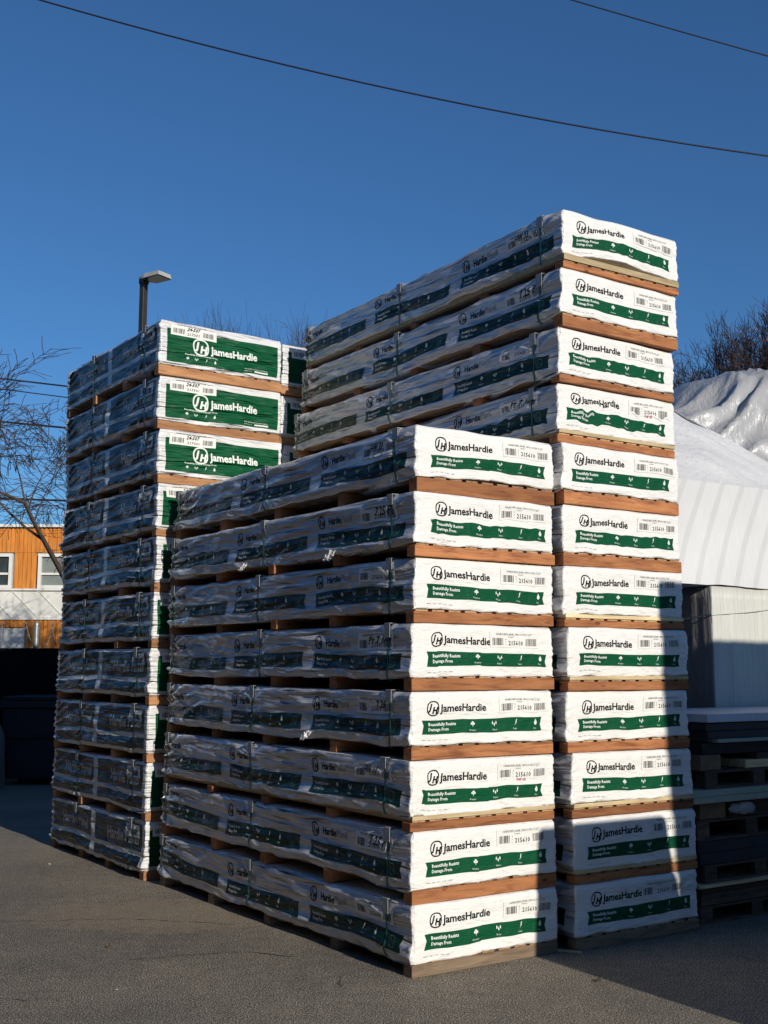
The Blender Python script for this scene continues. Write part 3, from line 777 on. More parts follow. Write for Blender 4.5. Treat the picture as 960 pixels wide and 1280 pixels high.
# ------------------------------------------------------------------ lamp
POLE = plain('bronze_pole_paint', (0.03, 0.025, 0.022), 0.45, 0.5, 8, 0.2, 0.1)
LAMPP = plain('lamp_head_paint', (0.40, 0.39, 0.36), 0.5, 0.4, 8, 0.15, 0.1)
LENS = plain('lamp_lens', (0.015, 0.014, 0.014), 0.3, 0.5, 12, 0.15, 0.05)
t = px(180, 348, dist=22)
lamp = empty('parking_lot_lamp', (t.x, t.y, 0), .98)
tag(lamp, 'square dark pole lamp with a flat head behind the left stack', 'street lamp')
MB().box(-.058, .058, -.058, .058, 0, t.z).build('pole', POLE, lamp, bevel=.006)
hz = t.z - .02
hd = MB()
hx, hy = .18, .56
hd.add([(-hx+.05, -.02, hz-.03), (hx-.05, -.02, hz-.03), (hx, -.16, hz-.05), (hx, -hy, hz-.045), (-hx, -hy, hz-.045), (-hx, -.16, hz-.05),
        (-hx+.06, -.02, hz+.03), (hx-.06, -.02, hz+.03), (hx-.03, -.18, hz+.05), (hx-.02, -hy+.01, hz+.035), (-hx+.02, -hy+.01, hz+.035), (-hx+.03, -.18, hz+.05)],
       [(0,1,2,3,4,5)[::-1], (6,7,8,9,10,11), (0,1,7,6), (1,2,8,7), (2,3,9,8), (3,4,10,9), (4,5,11,10), (5,0,6,11)])
h = hd.build('lamp_head', LAMPP, lamp)
MB().box(-hx+.008, hx-.008, -hy+.01, -.165, hz-.066, hz-.051).build('lens', LENS, h)
MB().box(-.045, .045, -.07, .0, hz-.05, hz+.035).build('bracket', POLE, lamp)
MB().box(-.07, .07, -.07, .07, hz-.10, t.z+.012).build('pole_cap', POLE, lamp, bevel=.005)
MB().box(-.18, .18, -.18, .18, 0, .02).build('base_plate', POLE, lamp)

# ------------------------------------------------------------------ orange building
def siding_mat():
    k = NT('orange_ribbed_siding')
    co = k.coord(world=True); sep = k.n('ShaderNodeSeparateXYZ'); k.l(co, sep.inputs[0])
    mm = k.n('ShaderNodeMath', operation='MULTIPLY'); mm.inputs[1].default_value = 2 * math.pi / .115; k.l(sep.outputs[0], mm.inputs[0])
    sn = k.n('ShaderNodeMath', operation='SINE'); k.l(mm.outputs[0], sn.inputs[0])
    n = k.noise(k.coord((6, 6, .8)), 2, 5)
    c = k.ramp(n, [(0.3, (0.50, 0.175, 0.03)), (0.7, (0.72, 0.29, 0.055))])
    return k.fin(c, 0.6, 0.3, k.bump(n, 0.2, 0.01))
SIDING = siding_mat()
TRIM = plain('white_trim_paint', (0.72, 0.72, 0.68), 0.6, 0.3, 4, 0.08, 0.1)
def diamond_mat():
    k = NT('white_panel_board'); n = k.noise(k.coord(), 1.6, 5)
    return k.fin(k.ramp(n, [(0.35, (0.60, 0.60, 0.55)), (0.65, (0.72, 0.71, 0.66))]), 0.6, 0.3, k.bump(n, 0.2, 0.01))
WPANEL = diamond_mat()
GLASS = plain('window_glass_dark', (0.045, 0.06, 0.065), 0.08, 0.6, 3, 0.3, 0.0)
GLASSB = plain('window_with_blind', (0.22, 0.25, 0.23), 0.15, 0.6, 3, 0.2, 0.0)
BY = 32.0
bld = empty('orange_building', (-8, BY, 0)); tag(bld, 'two storey building with orange ribbed siding, white band and white framed windows', 'building')
def bx(x0, x1, y0, y1, z0, z1): return MB().box(x0 + 8, x1 + 8, y0 - BY, y1 - BY, z0, z1)
XL, XR = -26.0, -6.9
bx(XL, XR, BY + .06, BY + 12, 0, 5.62).build('wall', WPANEL, bld)
def ribs(x0, x1, z0, z1):
    mb = MB(); x = x0
    while x < x1 - .02:
        e_ = min(x + .075, x1)
        mb.box(x + 8, e_ + 8, -.03, .06, z0, z1); x += .115
    mb.box(x0 + 8, x1 + 8, .0, .058, z0, z1); return mb
wins = [(-11.35, -10.18), (-9.47, -8.55), (-13.3, -12.2), (-15.2, -14.1), (-17.4, -16.3), (-7.9, -7.2)]
wz0, wz1 = 3.94, 4.90
ribs(XL, XR, 4.93, 5.60).build('upper_siding', SIDING, bld)
edges = sorted(wins); xs = XL
for (a, b_) in edges + [(XR, XR)]:
    if a - xs > .1: ribs(xs, a - .06, 3.90, 4.925).build('siding_panel', SIDING, bld)
    xs = b_ + .06
# white band; added raised diamond strips stand in for a lattice shadow
band = bx(XL, XR, BY - .02, BY + .055, 3.16, 3.88).build('white_band', WPANEL, bld)
db = MB(); x = XL
while x < XR - .8:
    for sg in (1, -1):
        xa, xb_ = (x, x + .72) if sg == 1 else (x + .72, x)
        db.tube([(xa + 8, -.035, 3.16), (xb_ + 8, -.035, 3.88)], .012, 4)
    x += .72
db.build('diamond_shadow_strip', TRIM, band)
bx(XL, XR, BY - .09, BY + .05, 3.885, 3.935).build('sill_trim', TRIM, bld)
bx(XL, XR, BY - .07, BY + .05, 3.09, 3.155).build('band_trim', TRIM, bld)
bx(XL - .1, XR + .1, BY - .12, BY + 12, 5.625, 5.70).build('parapet_cap', TRIM, bld)
ribs(-9.72, XR, 0, 3.08).build('lower_siding', SIDING, bld)
ribs(XL, -12.6, 0, 3.08).build('lower_siding', SIDING, bld)
ribs(-12.6, -9.74, 2.88, 3.08).build('lower_siding', SIDING, bld)
rd = MB()
for i in range(22): rd.box(-12.6 + 8, -9.78 + 8, -.01 - .012 * (i % 2), .05, i * .13, i * .13 + .127)
rd.build('roller_door', TRIM, bld)
for i, (a, b_) in enumerate(wins):
    fr = MB(); t = .09
    fr.box(a + 8, b_ + 8, -.07, .05, wz1 - t, wz1); fr.box(a + 8, b_ + 8, -.07, .05, wz0, wz0 + t)
    fr.box(a + 8, a + t + 8, -.068, .05, wz0 + t, wz1 - t); fr.box(b_ - t + 8, b_ + 8, -.068, .05, wz0 + t, wz1 - t)
    zm = wz0 + (wz1 - wz0) * .42; fr.box(a + t + 8, b_ - t + 8, -.045, .05, zm - .03, zm + .03)
    f = fr.build('window', TRIM, bld)
    bx(a + t, b_ - t, BY + .01, BY + .04, wz0 + t, wz1 - t).build('pane', GLASSB if i == 1 else GLASS, f)
# downpipe
# ------------------------------------------------------------------ fence with dark screen, razor wire
SCREEN = plain('black_privacy_screen', (0.006, 0.007, 0.009), 0.9, 0.1, 10, 0.3, 0.3)
GALV = plain('galvanised_steel', (0.34, 0.35, 0.36), 0.4, 0.5, 10, 0.25, 0.1, metal=0.6)
FY = 20.4
fen = empty('screened_fence', (-10, FY, 0)); tag(fen, 'fence with black privacy screen and razor wire before the orange building', 'fence')
fv = []; n = 60
sc = MB()
V = []; F = []
for i in range(n + 1):
    x = -9 + 13.5 * i / n
    for j in range(7): V.append((x, .012 * math.sin(i * 1.7 + j) - .02 * random.random(), .05 + 2.06 * j / 6))
for i in range(n):
    for j in range(6): F.append((i*7+j, (i+1)*7+j, (i+1)*7+j+1, i*7+j+1))
me = MB().add(V, F).mesh('screen', SCREEN, smooth=True); bm = bmesh.new(); bm.from_mesh(me); bmesh.ops.solidify(bm, geom=bm.faces[:], thickness=.006); bm.to_mesh(me); bm.free()
link(bpy.data.objects.new('screen', me), fen)
for x in (-8.6, -5.9, -3.2, -.5, 2.2, 3.95):
    MB().tube([(x, .07, 0), (x, .07, 2.2)], .03, 10).build('post', GALV, fen, smooth=True)
MB().tube([(3.95, .07, 2.1 + q * .05) for q in range(11)], [.046 if q % 2 else .052 for q in range(11)], 12).build('post_sleeve', GALV, fen, smooth=True)
MB().tube([(-9, .0, 2.125), (4.5, .0, 2.125)], .022, 8).build('rail', SCREEN, fen, smooth=True)
coil = []; turns = 34
for i in range(turns * 20 + 1):
    a = 2 * math.pi * i / 20; x = -9 + 13.5 * i / (turns * 20)
    coil.append((x + .05 * math.sin(a * .37), .0 + .23 * math.cos(a), 2.36 + .23 * math.sin(a)))
cm = MB(); cm.tube(coil, .006, 4)
for i in range(0, len(coil) - 1, 2):
    p = Vector(coil[i]); cm.box(p.x - .014, p.x + .014, p.y - .003, p.y + .003, p.z - .011, p.z + .011)
cm.build('razor_wire', GALV, fen)

# ------------------------------------------------------------------ dumpster and parked thing in the left shade
NAVY = plain('navy_steel_paint', (0.012, 0.017, 0.026), 0.55, 0.4, 6, 0.25, 0.1)
NAVYD = plain('black_steel_paint', (0.012, 0.014, 0.018), 0.6, 0.4, 6, 0.25, 0.1)
dm = empty('dumpster', (-5.0, 18.6, 0), R(3)); tag(dm, 'large navy steel dumpster in deep shade left of the left stack', 'dumpster')
prof = [(-1.9, 0.12), (1.6, .12), (1.6, 1.28), (-1.75, 1.40)]
b_ = MB(); d0, d1 = 0, 1.9
b_.box(-.95, 1.7, 0, 1.9, .1, 1.18).build('body', NAVY, dm, bevel=.01)
MB().box(-1.0, 1.75, -.04, 1.94, 1.185, 1.30).build('rim', NAVY, dm, bevel=.01)
MB().box(-.98, 1.73, -.035, 0, .72, .78).build('rail', NAVYD, dm, bevel=.005)
for x in (-.9, -.1, .7, 1.5): MB().box(x, x + .07, -.03, -.001, .12, .715).build('rib', NAVY, dm)
MB().box(-.97, 1.72, -.02, 1.92, 1.305, 1.36).build('lid', NAVYD, dm, bevel=.01)
em = Design(); em.ring(0, 0, .17, .025, 0, 0, sq=2)
V = [(p[0] + .62, -.008, p[1] + .97) for p in em.v]; o = MB().add(V, em.f).build('emblem', TRIM, dm)
for x in (-.7, 1.35): MB().tube([(x, .2, .08), (x + .06, .2, .08)], .08, 12).build('wheel', NAVYD, dm, smooth=True)
PALEG = plain('grey_cover_cloth', (0.13, 0.12, 0.11), 0.7, 0.3, 5, 0.2, 0.4)
cb = MB(); V = []; F = []
n1, n2 = 24, 14
for i in range(n1):
    a = 2 * math.pi * i / n1
    for j in range(n2 + 1):
        t = j / n2; rr = (.48 + .03 * math.sin(5 * a + t * 4)) * (1 - .55 * max(0, t - .6) ** 1.2 / .4 ** 1.2 * .9); V.append((rr * math.cos(a), rr * math.sin(a), 1.32 * t))
for i in range(n1):
    for j in range(n2): F.append((i*(n2+1)+j, ((i+1) % n1)*(n2+1)+j, ((i+1) % n1)*(n2+1)+j+1, i*(n2+1)+j+1))
F.append(tuple(i*(n2+1)+n2 for i in range(n1)))
o = MB().add(V, F).build('covered_barrel', PALEG, smooth=True); o.location = (-6.25, 18.05, 0)
tag(o, 'grey cloth covered drum cut off by the left edge beside the dumpster', 'barrel')

# ------------------------------------------------------------------ bare trees
BARK = plain('bark_brown', (0.085, 0.06, 0.046), 0.9, 0.2, 12, 0.35, 0.4)
BARKR = plain('bark_reddish', (0.075, 0.052, 0.048), 0.9, 0.2, 12, 0.35, 0.4)
def bare_tree(loc, H, spread, seed, mat, label, depth=6, rad=.16, trunk=.25, droop=0.0, kids_=(3, 4), twig=.0055, lean=(0, 0), group=None, widen=1.0, pct=.9995):
    r = random.Random(seed); root = empty('bare_tree', loc); tag(root, label, 'tree', group)
    tr = MB(); br = MB(); tw = MB()
    def grow(p, d, L, rd, lev):
        n = 5; pts = [p]; q = p.copy(); dd = d.copy()
        for i in range(n):
            dd = (dd + Vector((r.uniform(-1, 1), r.uniform(-1, 1), r.uniform(-.7, 1) - droop * lev * .3)) * (.075 + .018 * lev)).normalized()
            q = q + dd * L / n; pts.append(q.copy())
        rads = [max(twig * .6, rd * (1 - .5 * i / n)) for i in range(n + 1)]
        (tr if lev == 0 else br if lev < 3 else tw).tube(pts, rads, 8 if lev == 0 else 5 if lev < 3 else 3, cap=False)
        if lev >= depth: return
        k = r.randint(*kids_)
        for c in range(k):
            t = .35 + .65 * (c + r.random()) / k if lev else .55 + .45 * (c + r.random()) / k
            i = min(n - 1, int(t * n)); pp = pts[i].lerp(pts[i + 1], t * n - i)
            ax = dd.orthogonal().normalized(); ax.rotate(Matrix.Rotation(r.uniform(0, 6.28), 3, dd))
            nd = dd.copy(); nd.rotate(Matrix.Rotation(r.uniform(.35, .95) * spread, 3, ax))
            nd = (nd + Vector((0, 0, .18 - droop * .12 * lev))).normalized()
            grow(pp, nd, L * r.uniform(.58, .82), rd * (.55 if lev else .62) * r.uniform(.8, 1.1), lev + 1)
    d0 = Vector((lean[0], lean[1], 1)).normalized()
    grow(Vector((0, 0, -.05)), d0, H * trunk, rad, 0)
    zs_ = sorted(v[2] for v in tw.v); top = zs_[int(len(zs_) * pct)]; kz = H / top
    for q in (tr, br, tw): q.v = [(x * kz * widen, y * kz * widen, z * kz) for x, y, z in q.v]
    tr.build('trunk', mat, root, smooth=True); br.build('branches', mat, root, smooth=True); tw.build('twigs', mat, root)
    return root
bare_tree((-6.2, 22.5, 0), 7.6, 1.0, 15, BARK, 'bare spreading tree in front of the orange building, left of the left stack', 7, .035, .18, .18, (3, 4), .0034, widen=1.35)
bare_tree((-4.1, 38, 0), 13.2, .8, 21, BARK, 'bare tree whose twig tips show above the left stack beside the lamp', 6, .12, .30, 0, (4, 4), .008, group='bare trees whose tips show between the stacks', widen=.6)
bare_tree((-2.5, 36, 0), 13.0, .8, 25, BARK, 'bare tree whose twig tips show in the gap left of the tall right stack', 6, .12, .30, 0, (4, 4), .008, group='bare trees whose tips show between the stacks', widen=.6)
bare_tree((7.4, 27, 0), 9.1, .9, 33, BARKR, 'dense bare reddish tree touching the tall right stack', 7, .10, .20, 0, (4, 4), .005, group='bare trees behind the white tarps', widen=.8, pct=.96)
bare_tree((9.2, 29, 0), 10.2, .9, 37, BARKR, 'dense bare reddish tree at the right edge behind the silver tarp', 7, .10, .20, 0, (4, 4), .005, group='bare trees behind the white tarps', widen=.8, pct=.96)

# ------------------------------------------------------------------ wrapped goods at the right
def tarp_mat(name, col, rough, stripes=False, vert=False, strength=.5, coat=0.0):
    k = NT(name)
    n = k.noise(k.coord((1, 1, 1)), 1.4, 5, 0.6)
    c = k.ramp(n, [(0.3, tuple(x * .9 for x in col)), (0.7, col)])
    sc_ = (9, 9, .5) if vert else (1, 1, 1)
    a = k.noise(k.coord(sc_ if vert else (6, 6, 1.2), (0, 0, 0) if vert else (0, .55, .2)), 2.5, 5, 0.6, .6)
    nrm = k.bump(a, strength, .05)
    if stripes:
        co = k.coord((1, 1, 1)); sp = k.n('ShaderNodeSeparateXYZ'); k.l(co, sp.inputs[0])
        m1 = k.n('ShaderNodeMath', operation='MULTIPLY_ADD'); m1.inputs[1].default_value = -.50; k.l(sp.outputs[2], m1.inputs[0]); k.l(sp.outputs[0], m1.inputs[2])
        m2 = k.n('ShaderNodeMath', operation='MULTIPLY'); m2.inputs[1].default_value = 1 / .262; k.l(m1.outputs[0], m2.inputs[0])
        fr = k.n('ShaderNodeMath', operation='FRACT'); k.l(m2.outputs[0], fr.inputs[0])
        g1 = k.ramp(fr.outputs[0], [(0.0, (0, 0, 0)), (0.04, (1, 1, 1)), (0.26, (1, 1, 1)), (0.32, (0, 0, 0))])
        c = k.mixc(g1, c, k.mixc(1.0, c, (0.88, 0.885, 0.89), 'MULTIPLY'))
    m = k.fin(c, rough, .5, nrm); m.node_tree.nodes['Principled BSDF'].inputs['Coat Weight'].default_value = coat; return m
TARP = tarp_mat('white_tarp', (.68, .68, .675), .5, False, False, .45)
TARPS = tarp_mat('white_tarp_with_slanting_bands', (.66, .66, .655), .5, True, False, .22)  # slanting grey bands mixed into the colour
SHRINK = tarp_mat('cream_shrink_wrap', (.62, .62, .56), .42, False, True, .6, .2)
SHRINKD = tarp_mat('shade_grey_wrap_film', (.26, .255, .25), .4, False, False, .6, .3)  # darker copy of the cream wrap, shade of its left side in the colour
SILV = tarp_mat('silver_poly_sheet', (.40, .40, .40), .28, False, False, .5, .4)
B0 = Vector((1.24118, 7.94053, 0)); YB = .5926
eb = Vector((math.cos(YB), math.sin(YB), 0)); lb_ = Vector((-eb.y, eb.x, 0))
def inB(a, b, z=0): return B0 + eb * a + lb_ * b + Vector((0, 0, z))
def sheet_box(x0, x1, y0, y1, z0, z1, seed, amp=.012, vert=True, step=.05):
    """box whose four sides are crinkled film"""
    K = Kind(x1 - x0, y1 - y0, z1 - z0, step); s2, v2 = np.meshgrid(K.ss, np.linspace(0, 1, 24), indexing='ij')
    K.vs = np.linspace(0, 1, 24); K.nv = 23
    d = amp * (vnoise(s2 / (.07 if vert else .5), v2 * (1.2 if vert else 9), seed) + .7 * vnoise(s2 / .5, v2 * 3, seed + 1))
    x, y, nx, ny = K.base(s2); W = Wrap.__new__(Wrap); W.K = K
    W.X = np.stack([x0 + x + nx * d, y0 + y + ny * d, z0 + v2 * K.H], -1); W.N = np.stack([nx, ny, nx * 0], -1)
    return W
# wrapped upright stack
ws = empty('shrink_wrapped_stack', inB(2.745, 1.1), YB); tag(ws, 'tall cream shrink wrapped stack under the white tarp on the right', 'wrapped stack')
W = sheet_box(0, 3.0, 0, 2.6, .14, 2.56, 71, .010, True, .02)
me = W.mesh('wrap', [SHRINK, SHRINKD])
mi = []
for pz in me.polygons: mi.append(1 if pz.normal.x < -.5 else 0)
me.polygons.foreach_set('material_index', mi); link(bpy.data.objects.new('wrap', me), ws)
for x in (0.05, 1.4, 2.8): MB().box(x, x + .12, .0, 2.6, 0, .135).build('pallet_block', PALLETW, ws)
# stretch film strands on it
for k_, (za, zb_) in enumerate([(2.30, 2.50), (.95, .90)]):
    pts = [(-.012, 1.2, za - .10), (-.014, .4, za - .04), (-.018, -.016, za), (.5, -.018, za + (zb_ - za) * .2), (3.0, -.018, zb_ + .12)]
    mb = MB(); vv = []
    for q in pts: vv += [q, (q[0], q[1], q[2] + .014)]
    mb.add(vv, [(2*i, 2*i+2, 2*i+3, 2*i+1) for i in range(len(pts) - 1)])
    me = mb.mesh('film_strand', SHRINK); bm = bmesh.new(); bm.from_mesh(me); bmesh.ops.solidify(bm, geom=bm.faces[:], thickness=.003); bm.to_mesh(me); bm.free()
    link(bpy.data.objects.new('film_strand', me), ws)

# tarp covered load on top
tl = empty('tarp_covered_load', inB(1.45, 1.085, 2.565), YB); tag(tl, 'load under a white tarp with slanting grey bands above the cream stack', 'tarp covered load')
def grid_sheet(fn, nu, nv, name, mat, parent, thick=0.0):
    V = [fn(i / nu, j / nv) for i in range(nu + 1) for j in range(nv + 1)]
    F = [(i*(nv+1)+j, (i+1)*(nv+1)+j, (i+1)*(nv+1)+j+1, i*(nv+1)+j+1) for i in range(nu) for j in range(nv)]
    return MB().add(V, F).build(name, mat, parent, smooth=True)
TW = 3.05; AX, AY, AZ = 1.95, 1.5, 2.2
def vz(x, z, s): return float(vnoise(x, z, s))
def facef(u, v):
    x = u * TW; z = .0 + (.93 + .02 * u) * v
    return (x, .06 * v + .012 * vz(x * 2 + z, z * 2, 81) + .02 * math.sin(math.pi * v) - .01, z + (1 - v) * .012 * vz(x * 5, 0, 82))
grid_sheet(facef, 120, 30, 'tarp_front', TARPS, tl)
def rooff(u, v):
    b0 = Vector((u * TW, .06, .93 + .02 * u)); t0 = Vector((u * AX, AY, AZ)); q = b0.lerp(t0, v)
    w_ = .03 * vz(q.x * 1.2 + q.y * 3, q.y * 1.5 - q.x * 2, 83) + .012 * vz((q.x + q.y) * 6, (q.x - q.y) * 2, 84)
    return (q.x, q.y - .6 * w_ * min(1, v * 6), q.z + w_ * min(1, v * 6))
grid_sheet(rooff, 90, 50, 'tarp_slope', TARP, tl)
# sides, back and lining so that the load is closed
mb = MB()
mb.add([(0, .02, 0), (0, 2.8, 0), (0, 2.8, .9), (0, AY, AZ), (0, .06, .93)], [(0, 4, 3, 2, 1)])
mb.add([(TW, .02, 0), (TW, 2.8, 0), (TW, 2.8, .9), (TW, .06, .95)], [(0, 1, 2, 3)])
mb.add([(0, 2.8, 0), (TW, 2.8, 0), (TW, 2.8, .9), (0, 2.8, .9)], [(3, 2, 1, 0)])
mb.add([(0, AY, AZ), (0, 2.8, .9), (TW, 2.8, .9), (AX, AY, AZ)], [(0, 3, 2, 1)])
mb.add([(TW, .06, .95), (TW, 2.8, .9), (AX, AY, AZ)], [(0, 1, 2)])
mb.add([(0, .02, 0), (TW, .02, 0), (TW, 2.8, 0), (0, 2.8, 0)], [(3, 2, 1, 0)])
mb.build('tarp_back', TARP, tl)
ltx = MB()
for x in (1.95,): ltx.box(x, x + .01, -.02, -.012, -.15, .0)
# silver heap behind
def heap(u, v):
    a = u * 2 * math.pi; ca, sa = math.cos(a), math.sin(a)
    rx, ry = 2.3, 1.1; sq = (abs(ca) ** 3 + abs(sa) ** 3) ** (-1 / 3)
    ph = v * math.pi / 2; rr = math.cos(ph) ** .7 if v < 1 else 0.0; h = math.sin(ph) ** .8
    x = rx * ca * sq * rr; y = ry * sa * sq * rr
    px_, pz_ = x + .9, h                                            # creases fan out from the tied peak
    rr_ = math.hypot(px_, (1 - pz_) * 1.6) + .05; an = math.atan2((1 - pz_) * 1.6 + .02, px_) + y * .5
    fold = .055 * min(1, rr_ * 1.5) * (1 - 2 * abs(vz(an * 3.2 + 7, rr_ * 1.1, 91))) + .10 * vz(x * 1.5 + 3, y * 1.2 + h * 2.4, 92) + .035 * (1 - 2 * abs(vz(x * 2.6 + h * 2, h * 4 - x, 97))) + .022 * (1 - 2 * abs(vz(an * 8, rr_ * 1.8 + 3, 93)))
    pk = 1.0 + .16 * math.exp(-((x + .9) / .55) ** 2) - .07 * math.exp(-((x + .1) / .5) ** 2) - .25 * sstep(-1.2, -2.3, np.float64(x))
    return (x * (1 + fold * .6), y * (1 + fold * .9), h * 1.22 * pk + fold * .9)
hp = empty('silver_sheet_heap', inB(6.75, 3.3, 0), YB); tag(hp, 'crumpled silver plastic sheeting heaped on goods behind the white tarp', 'plastic sheeting')
o = grid_sheet(heap, 180, 50, 'plastic_sheet', SILV, hp); o.location.z = 3.95
MB().box(-1.5, 2.0, -.8, .8, 0, 4.0).build('stacked_goods', SHRINKD, hp, bevel=.02)

# ---- shaded racks of lumber and pallets beside the right stack
PX0, PY0 = 1.28, .06
def pobj(name, label, cat, x0, x1, z, y0=.0, group=None):
    o = empty(name, inB(x0, PY0 + y0, z), YB); tag(o, label, cat, group); return o, x1 - x0
def pallet(x0, x1, z, label, h=.13, depth=1.1, y0=0.0):
    o, Wd = pobj('wooden_pallet', label, 'pallet', x0, x1, z, y0, 'pallets in the shaded pile at the right')
    for i in range(3):
        y = i * (depth - .10) / 2
        for k_ in range(3): MB().box(.0 + k_ * (Wd - .13) / 2, .13 + k_ * (Wd - .13) / 2, y, y + .10, .018, h - .021).build('block', PALLETW, o)
        MB().box(0, Wd, y, y + .10, 0, .0175).build('bottom_board', PALLETW, o)
    for i in range(7):
        y = i * (depth - .10) / 6; MB().box(0, Wd, y, y + .10, h - .020, h - .002).build('deck_board', PALLETW, o)
    return o
BLKW = plain('dark_blue_wrap', (0.018, 0.024, 0.036), 0.35, 0.5, 5, 0.3, 0.5)
BOARDG = plain('pale_green_board', (0.36, 0.42, 0.33), 0.6, 0.3, 8, 0.1, 0.1)
WHT = plain('white_board', (0.62, 0.66, 0.72), 0.5, 0.4, 8, 0.06, 0.1)
CARDB = plain('brown_cardboard', (0.22, 0.15, 0.09), 0.8, 0.2, 8, 0.25, 0.2)
BLK = plain('black_card', (0.02, 0.02, 0.022), 0.6, 0.3, 8, 0.3, 0.3)
def slab(name, label, cat, x0, x1, z0, z1, mat, depth=2.3, y0=0.0, layers=1, group=None, rot=0.0):
    o = empty(name, inB(x0, PY0 + y0, z0), YB + rot); tag(o, label, cat, group); h = (z1 - z0) / layers
    r = random.Random(int(z0 * 1000))
    for i in range(layers):
        j = r.uniform(-.012, .012) if layers > 1 else 0
        MB().box(j, x1 - x0 + j, r.uniform(0, .015), depth, i * h, (i + 1) * h - .002).build('board', mat, o, bevel=.002)
    return o
z = 0
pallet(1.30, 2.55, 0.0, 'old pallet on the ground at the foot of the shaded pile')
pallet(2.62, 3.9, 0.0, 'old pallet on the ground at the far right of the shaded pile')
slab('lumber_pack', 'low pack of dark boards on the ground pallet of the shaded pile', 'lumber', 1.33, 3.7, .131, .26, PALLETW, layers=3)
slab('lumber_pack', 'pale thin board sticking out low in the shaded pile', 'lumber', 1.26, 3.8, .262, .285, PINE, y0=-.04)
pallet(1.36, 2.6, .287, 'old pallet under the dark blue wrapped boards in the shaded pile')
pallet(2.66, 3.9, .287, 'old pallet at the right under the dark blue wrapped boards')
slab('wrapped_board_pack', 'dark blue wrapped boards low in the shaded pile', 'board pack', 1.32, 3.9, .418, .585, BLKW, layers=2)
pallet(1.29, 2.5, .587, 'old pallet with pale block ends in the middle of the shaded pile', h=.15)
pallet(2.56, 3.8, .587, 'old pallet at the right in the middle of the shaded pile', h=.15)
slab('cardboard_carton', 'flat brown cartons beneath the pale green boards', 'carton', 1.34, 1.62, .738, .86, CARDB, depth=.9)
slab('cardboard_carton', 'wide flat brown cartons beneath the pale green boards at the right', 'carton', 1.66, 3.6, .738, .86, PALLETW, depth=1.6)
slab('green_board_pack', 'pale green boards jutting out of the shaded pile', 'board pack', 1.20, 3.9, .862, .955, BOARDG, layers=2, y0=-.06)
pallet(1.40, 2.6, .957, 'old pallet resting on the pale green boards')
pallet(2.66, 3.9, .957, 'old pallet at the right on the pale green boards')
slab('lumber_pack', 'brown boards resting on pallets high in the shaded pile', 'lumber', 1.86, 3.8, 1.088, 1.15, PINE, depth=1.6)
slab('cardboard_carton', 'small brown carton high in the shaded pile beside the right stack', 'carton', 1.36, 1.58, 1.088, 1.2, CARDB, depth=.6)
slab('black_carton', 'long black printed carton under the pale strip of the shaded pile', 'carton', 1.40, 3.8, 1.202, 1.285, BLK, depth=1.6, y0=.02)
slab('trim_board', 'pale trim board lying on the black carton', 'board', 1.52, 3.9, 1.287, 1.315, BOARDG, y0=-.03)
slab('wrapped_board_pack', 'dark blue wrapped boards near the top of the shaded pile', 'board pack', 1.44, 3.9, 1.317, 1.43, BLKW, layers=2)
slab('white_board', 'single white board lying on top of the shaded pile', 'board', 1.42, 3.9, 1.437, 1.50, WHT, depth=1.0, y0=-.02)
slab('supporting_boards', 'stack of old boards beneath the brown boards of the shaded pile', 'lumber', 2.0, 3.7, 1.152, 1.2, PALLETW, depth=1.4)
def crumple(c, sx, sy, sz, name, label, seed, mat):
    r = random.Random(seed)
    bm = bmesh.new(); bmesh.ops.create_icosphere(bm, subdivisions=3, radius=1)
    for v in bm.verts:
        n = v.co.normalized(); k_ = 1 + .22 * vz(n.x * 3 + seed, n.y * 3 + n.z * 2, seed) + .14 * vz(n.z * 7, n.x * 7, seed + 1)
        v.co = Vector((n.x * sx, n.y * sy, n.z * sz)) * k_
    me = bpy.data.meshes.new(name); bm.to_mesh(me); bm.free(); me.materials.append(mat)
    o = link(bpy.data.objects.new(name, me)); o.location = c; o.rotation_euler.z = YB; tag(o, label, 'plastic scrap')
crumple(inB(1.78, .05, .80), .13, .03, .045, 'torn_label_sheet', 'torn white printed plastic hanging in the middle of the shaded pile', 5, SILV)

# ------------------------------------------------------------------ unseen stand-ins behind the photographer's right, shaped to throw the shadows
sdir = Vector((math.cos(R(SUN_AZ)), math.sin(R(SUN_AZ)), 0)); nlat = Vector((-sdir.y, sdir.x, 0))
BOXP = plain('shadow_box_white_paint', (.6, .6, .58), .5, .4, 3, .1, .1)
def frame(lat, along): return nlat * lat + sdir * along
aA = Vector((1.006, 7.85, 0)); latA = aA.dot(nlat); alA = aA.dot(sdir)
bB = Vector((2.0, 8.46, 0)); latB = bB.dot(nlat); alB = bB.dot(sdir)
rzs = math.atan2(nlat.y, nlat.x)
tanE = math.tan(R(SUN_EL))
d1 = 4.0; d2 = 4.6
t1 = empty('shadow_casting_pile', frame(latA, alA + d1), rzs); tag(t1, 'unseen stand-in pile beyond the right edge of the frame, shaped to throw a shadow', 'shadow caster')
h1 = .80 + d1 * tanE; w1 = latB - latA - .05
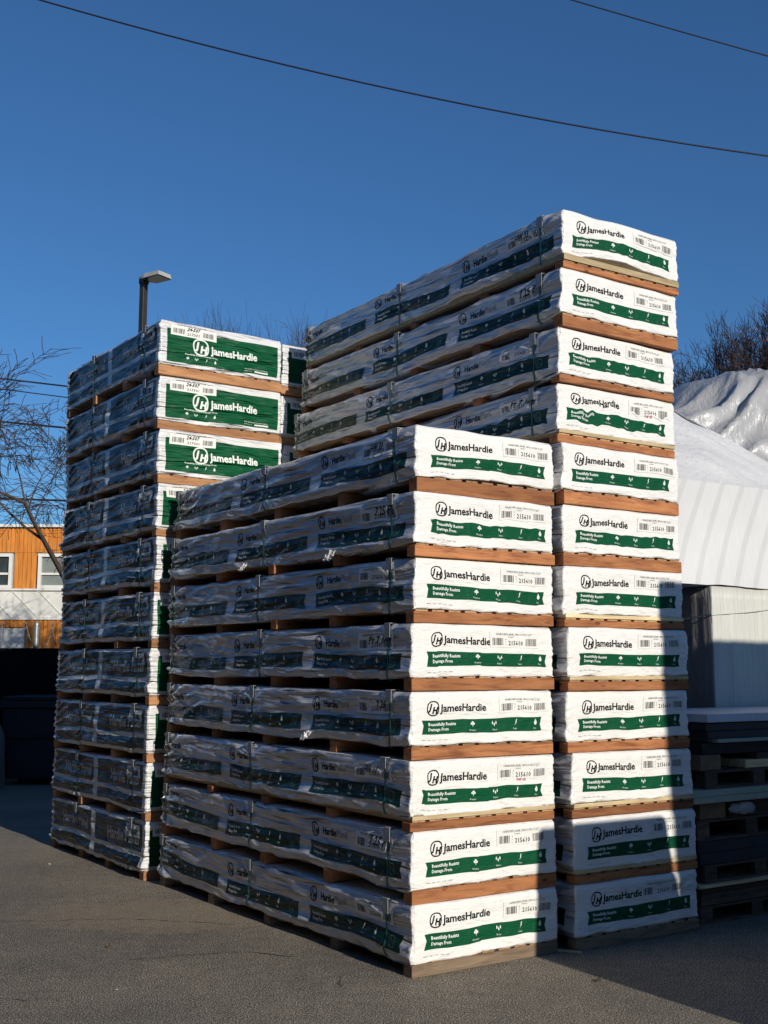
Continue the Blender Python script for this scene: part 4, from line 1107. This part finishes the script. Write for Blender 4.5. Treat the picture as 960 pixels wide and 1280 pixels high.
V = [(-.12, -1.0, .14), (w1 + .42, -1.0, .14), (w1 + .42, 0, .14), (-.12, 0, .14), (0, -1.0, h1), (w1, -1.0, h1), (w1, 0, h1), (0, 0, h1)]
MB().add(V, [(3,2,1,0),(4,5,6,7),(0,1,5,4),(1,2,6,5),(2,3,7,6),(3,0,4,7)]).build('wrapped_load', SHRINK, t1, bevel=.03)
for x in (0, w1 / 2 - .05, w1 - .1): MB().box(x, x + .1, -1.0, 0, 0, .135).build('pallet_block', PALLETW, t1)
t2 = empty('shadow_casting_box', frame(latB, alB + d2), rzs); tag(t2, 'unseen white stand-in box beyond the right edge of the frame, shaped to throw a shadow', 'shadow_caster')
h2 = 2.47 + d2 * tanE
bm_ = MB(); lean_ = .22
V = [(lean_, -2.5, .05), (9.5, -2.5, .05), (9.5, 0, .05), (lean_, 0, .05), (-.02, -2.5, h2), (9.5, -2.5, h2), (9.5, 0, h2), (-.02, 0, h2)]
MB().add(V, [(3,2,1,0),(4,5,6,7),(0,1,5,4),(1,2,6,5),(2,3,7,6),(3,0,4,7)]).build('body', BOXP, t2, bevel=.02)


# unseen blockers added to cut sky light: one along the left, one far behind
DARKW = plain('dark_brown_cladding', (.05, .055, .065), .8, .2, 2, .2, .2)
ROOFM = plain('grey_roof_sheet', (.2, .2, .2), .7, .3, 2, .2, .2)
wh = empty('left_sky_blocker', e * -4.5 + l * -14, .604); tag(wh, 'unseen long dark block beyond the left edge, added to cut sky light', 'left_sky_blocker')
MB().box(-14, 0, 0, 46, 0, 6.6).build('wall', DARKW, wh); MB().box(-14.3, .3, -.3, 46.3, 6.605, 6.9).build('roof', ROOFM, wh)
for i in range(6): MB().box(.002, .08, 3 + i * 7.5, 6.4 + i * 7.5, 0, 3.6).build('door', NAVYD, wh)
sh = empty('rear_sky_blocker', frame(latB, alB + 17), rzs); tag(sh, 'unseen low dark block far behind the photographer, added to cut sky light', 'sky_blocker')
MB().box(.4, 18, -8, 0, 0, 7.0).build('wall', DARKW, sh); MB().box(.3, 18.3, -8.3, .3, 7.005, 7.25).build('roof', ROOFM, sh)
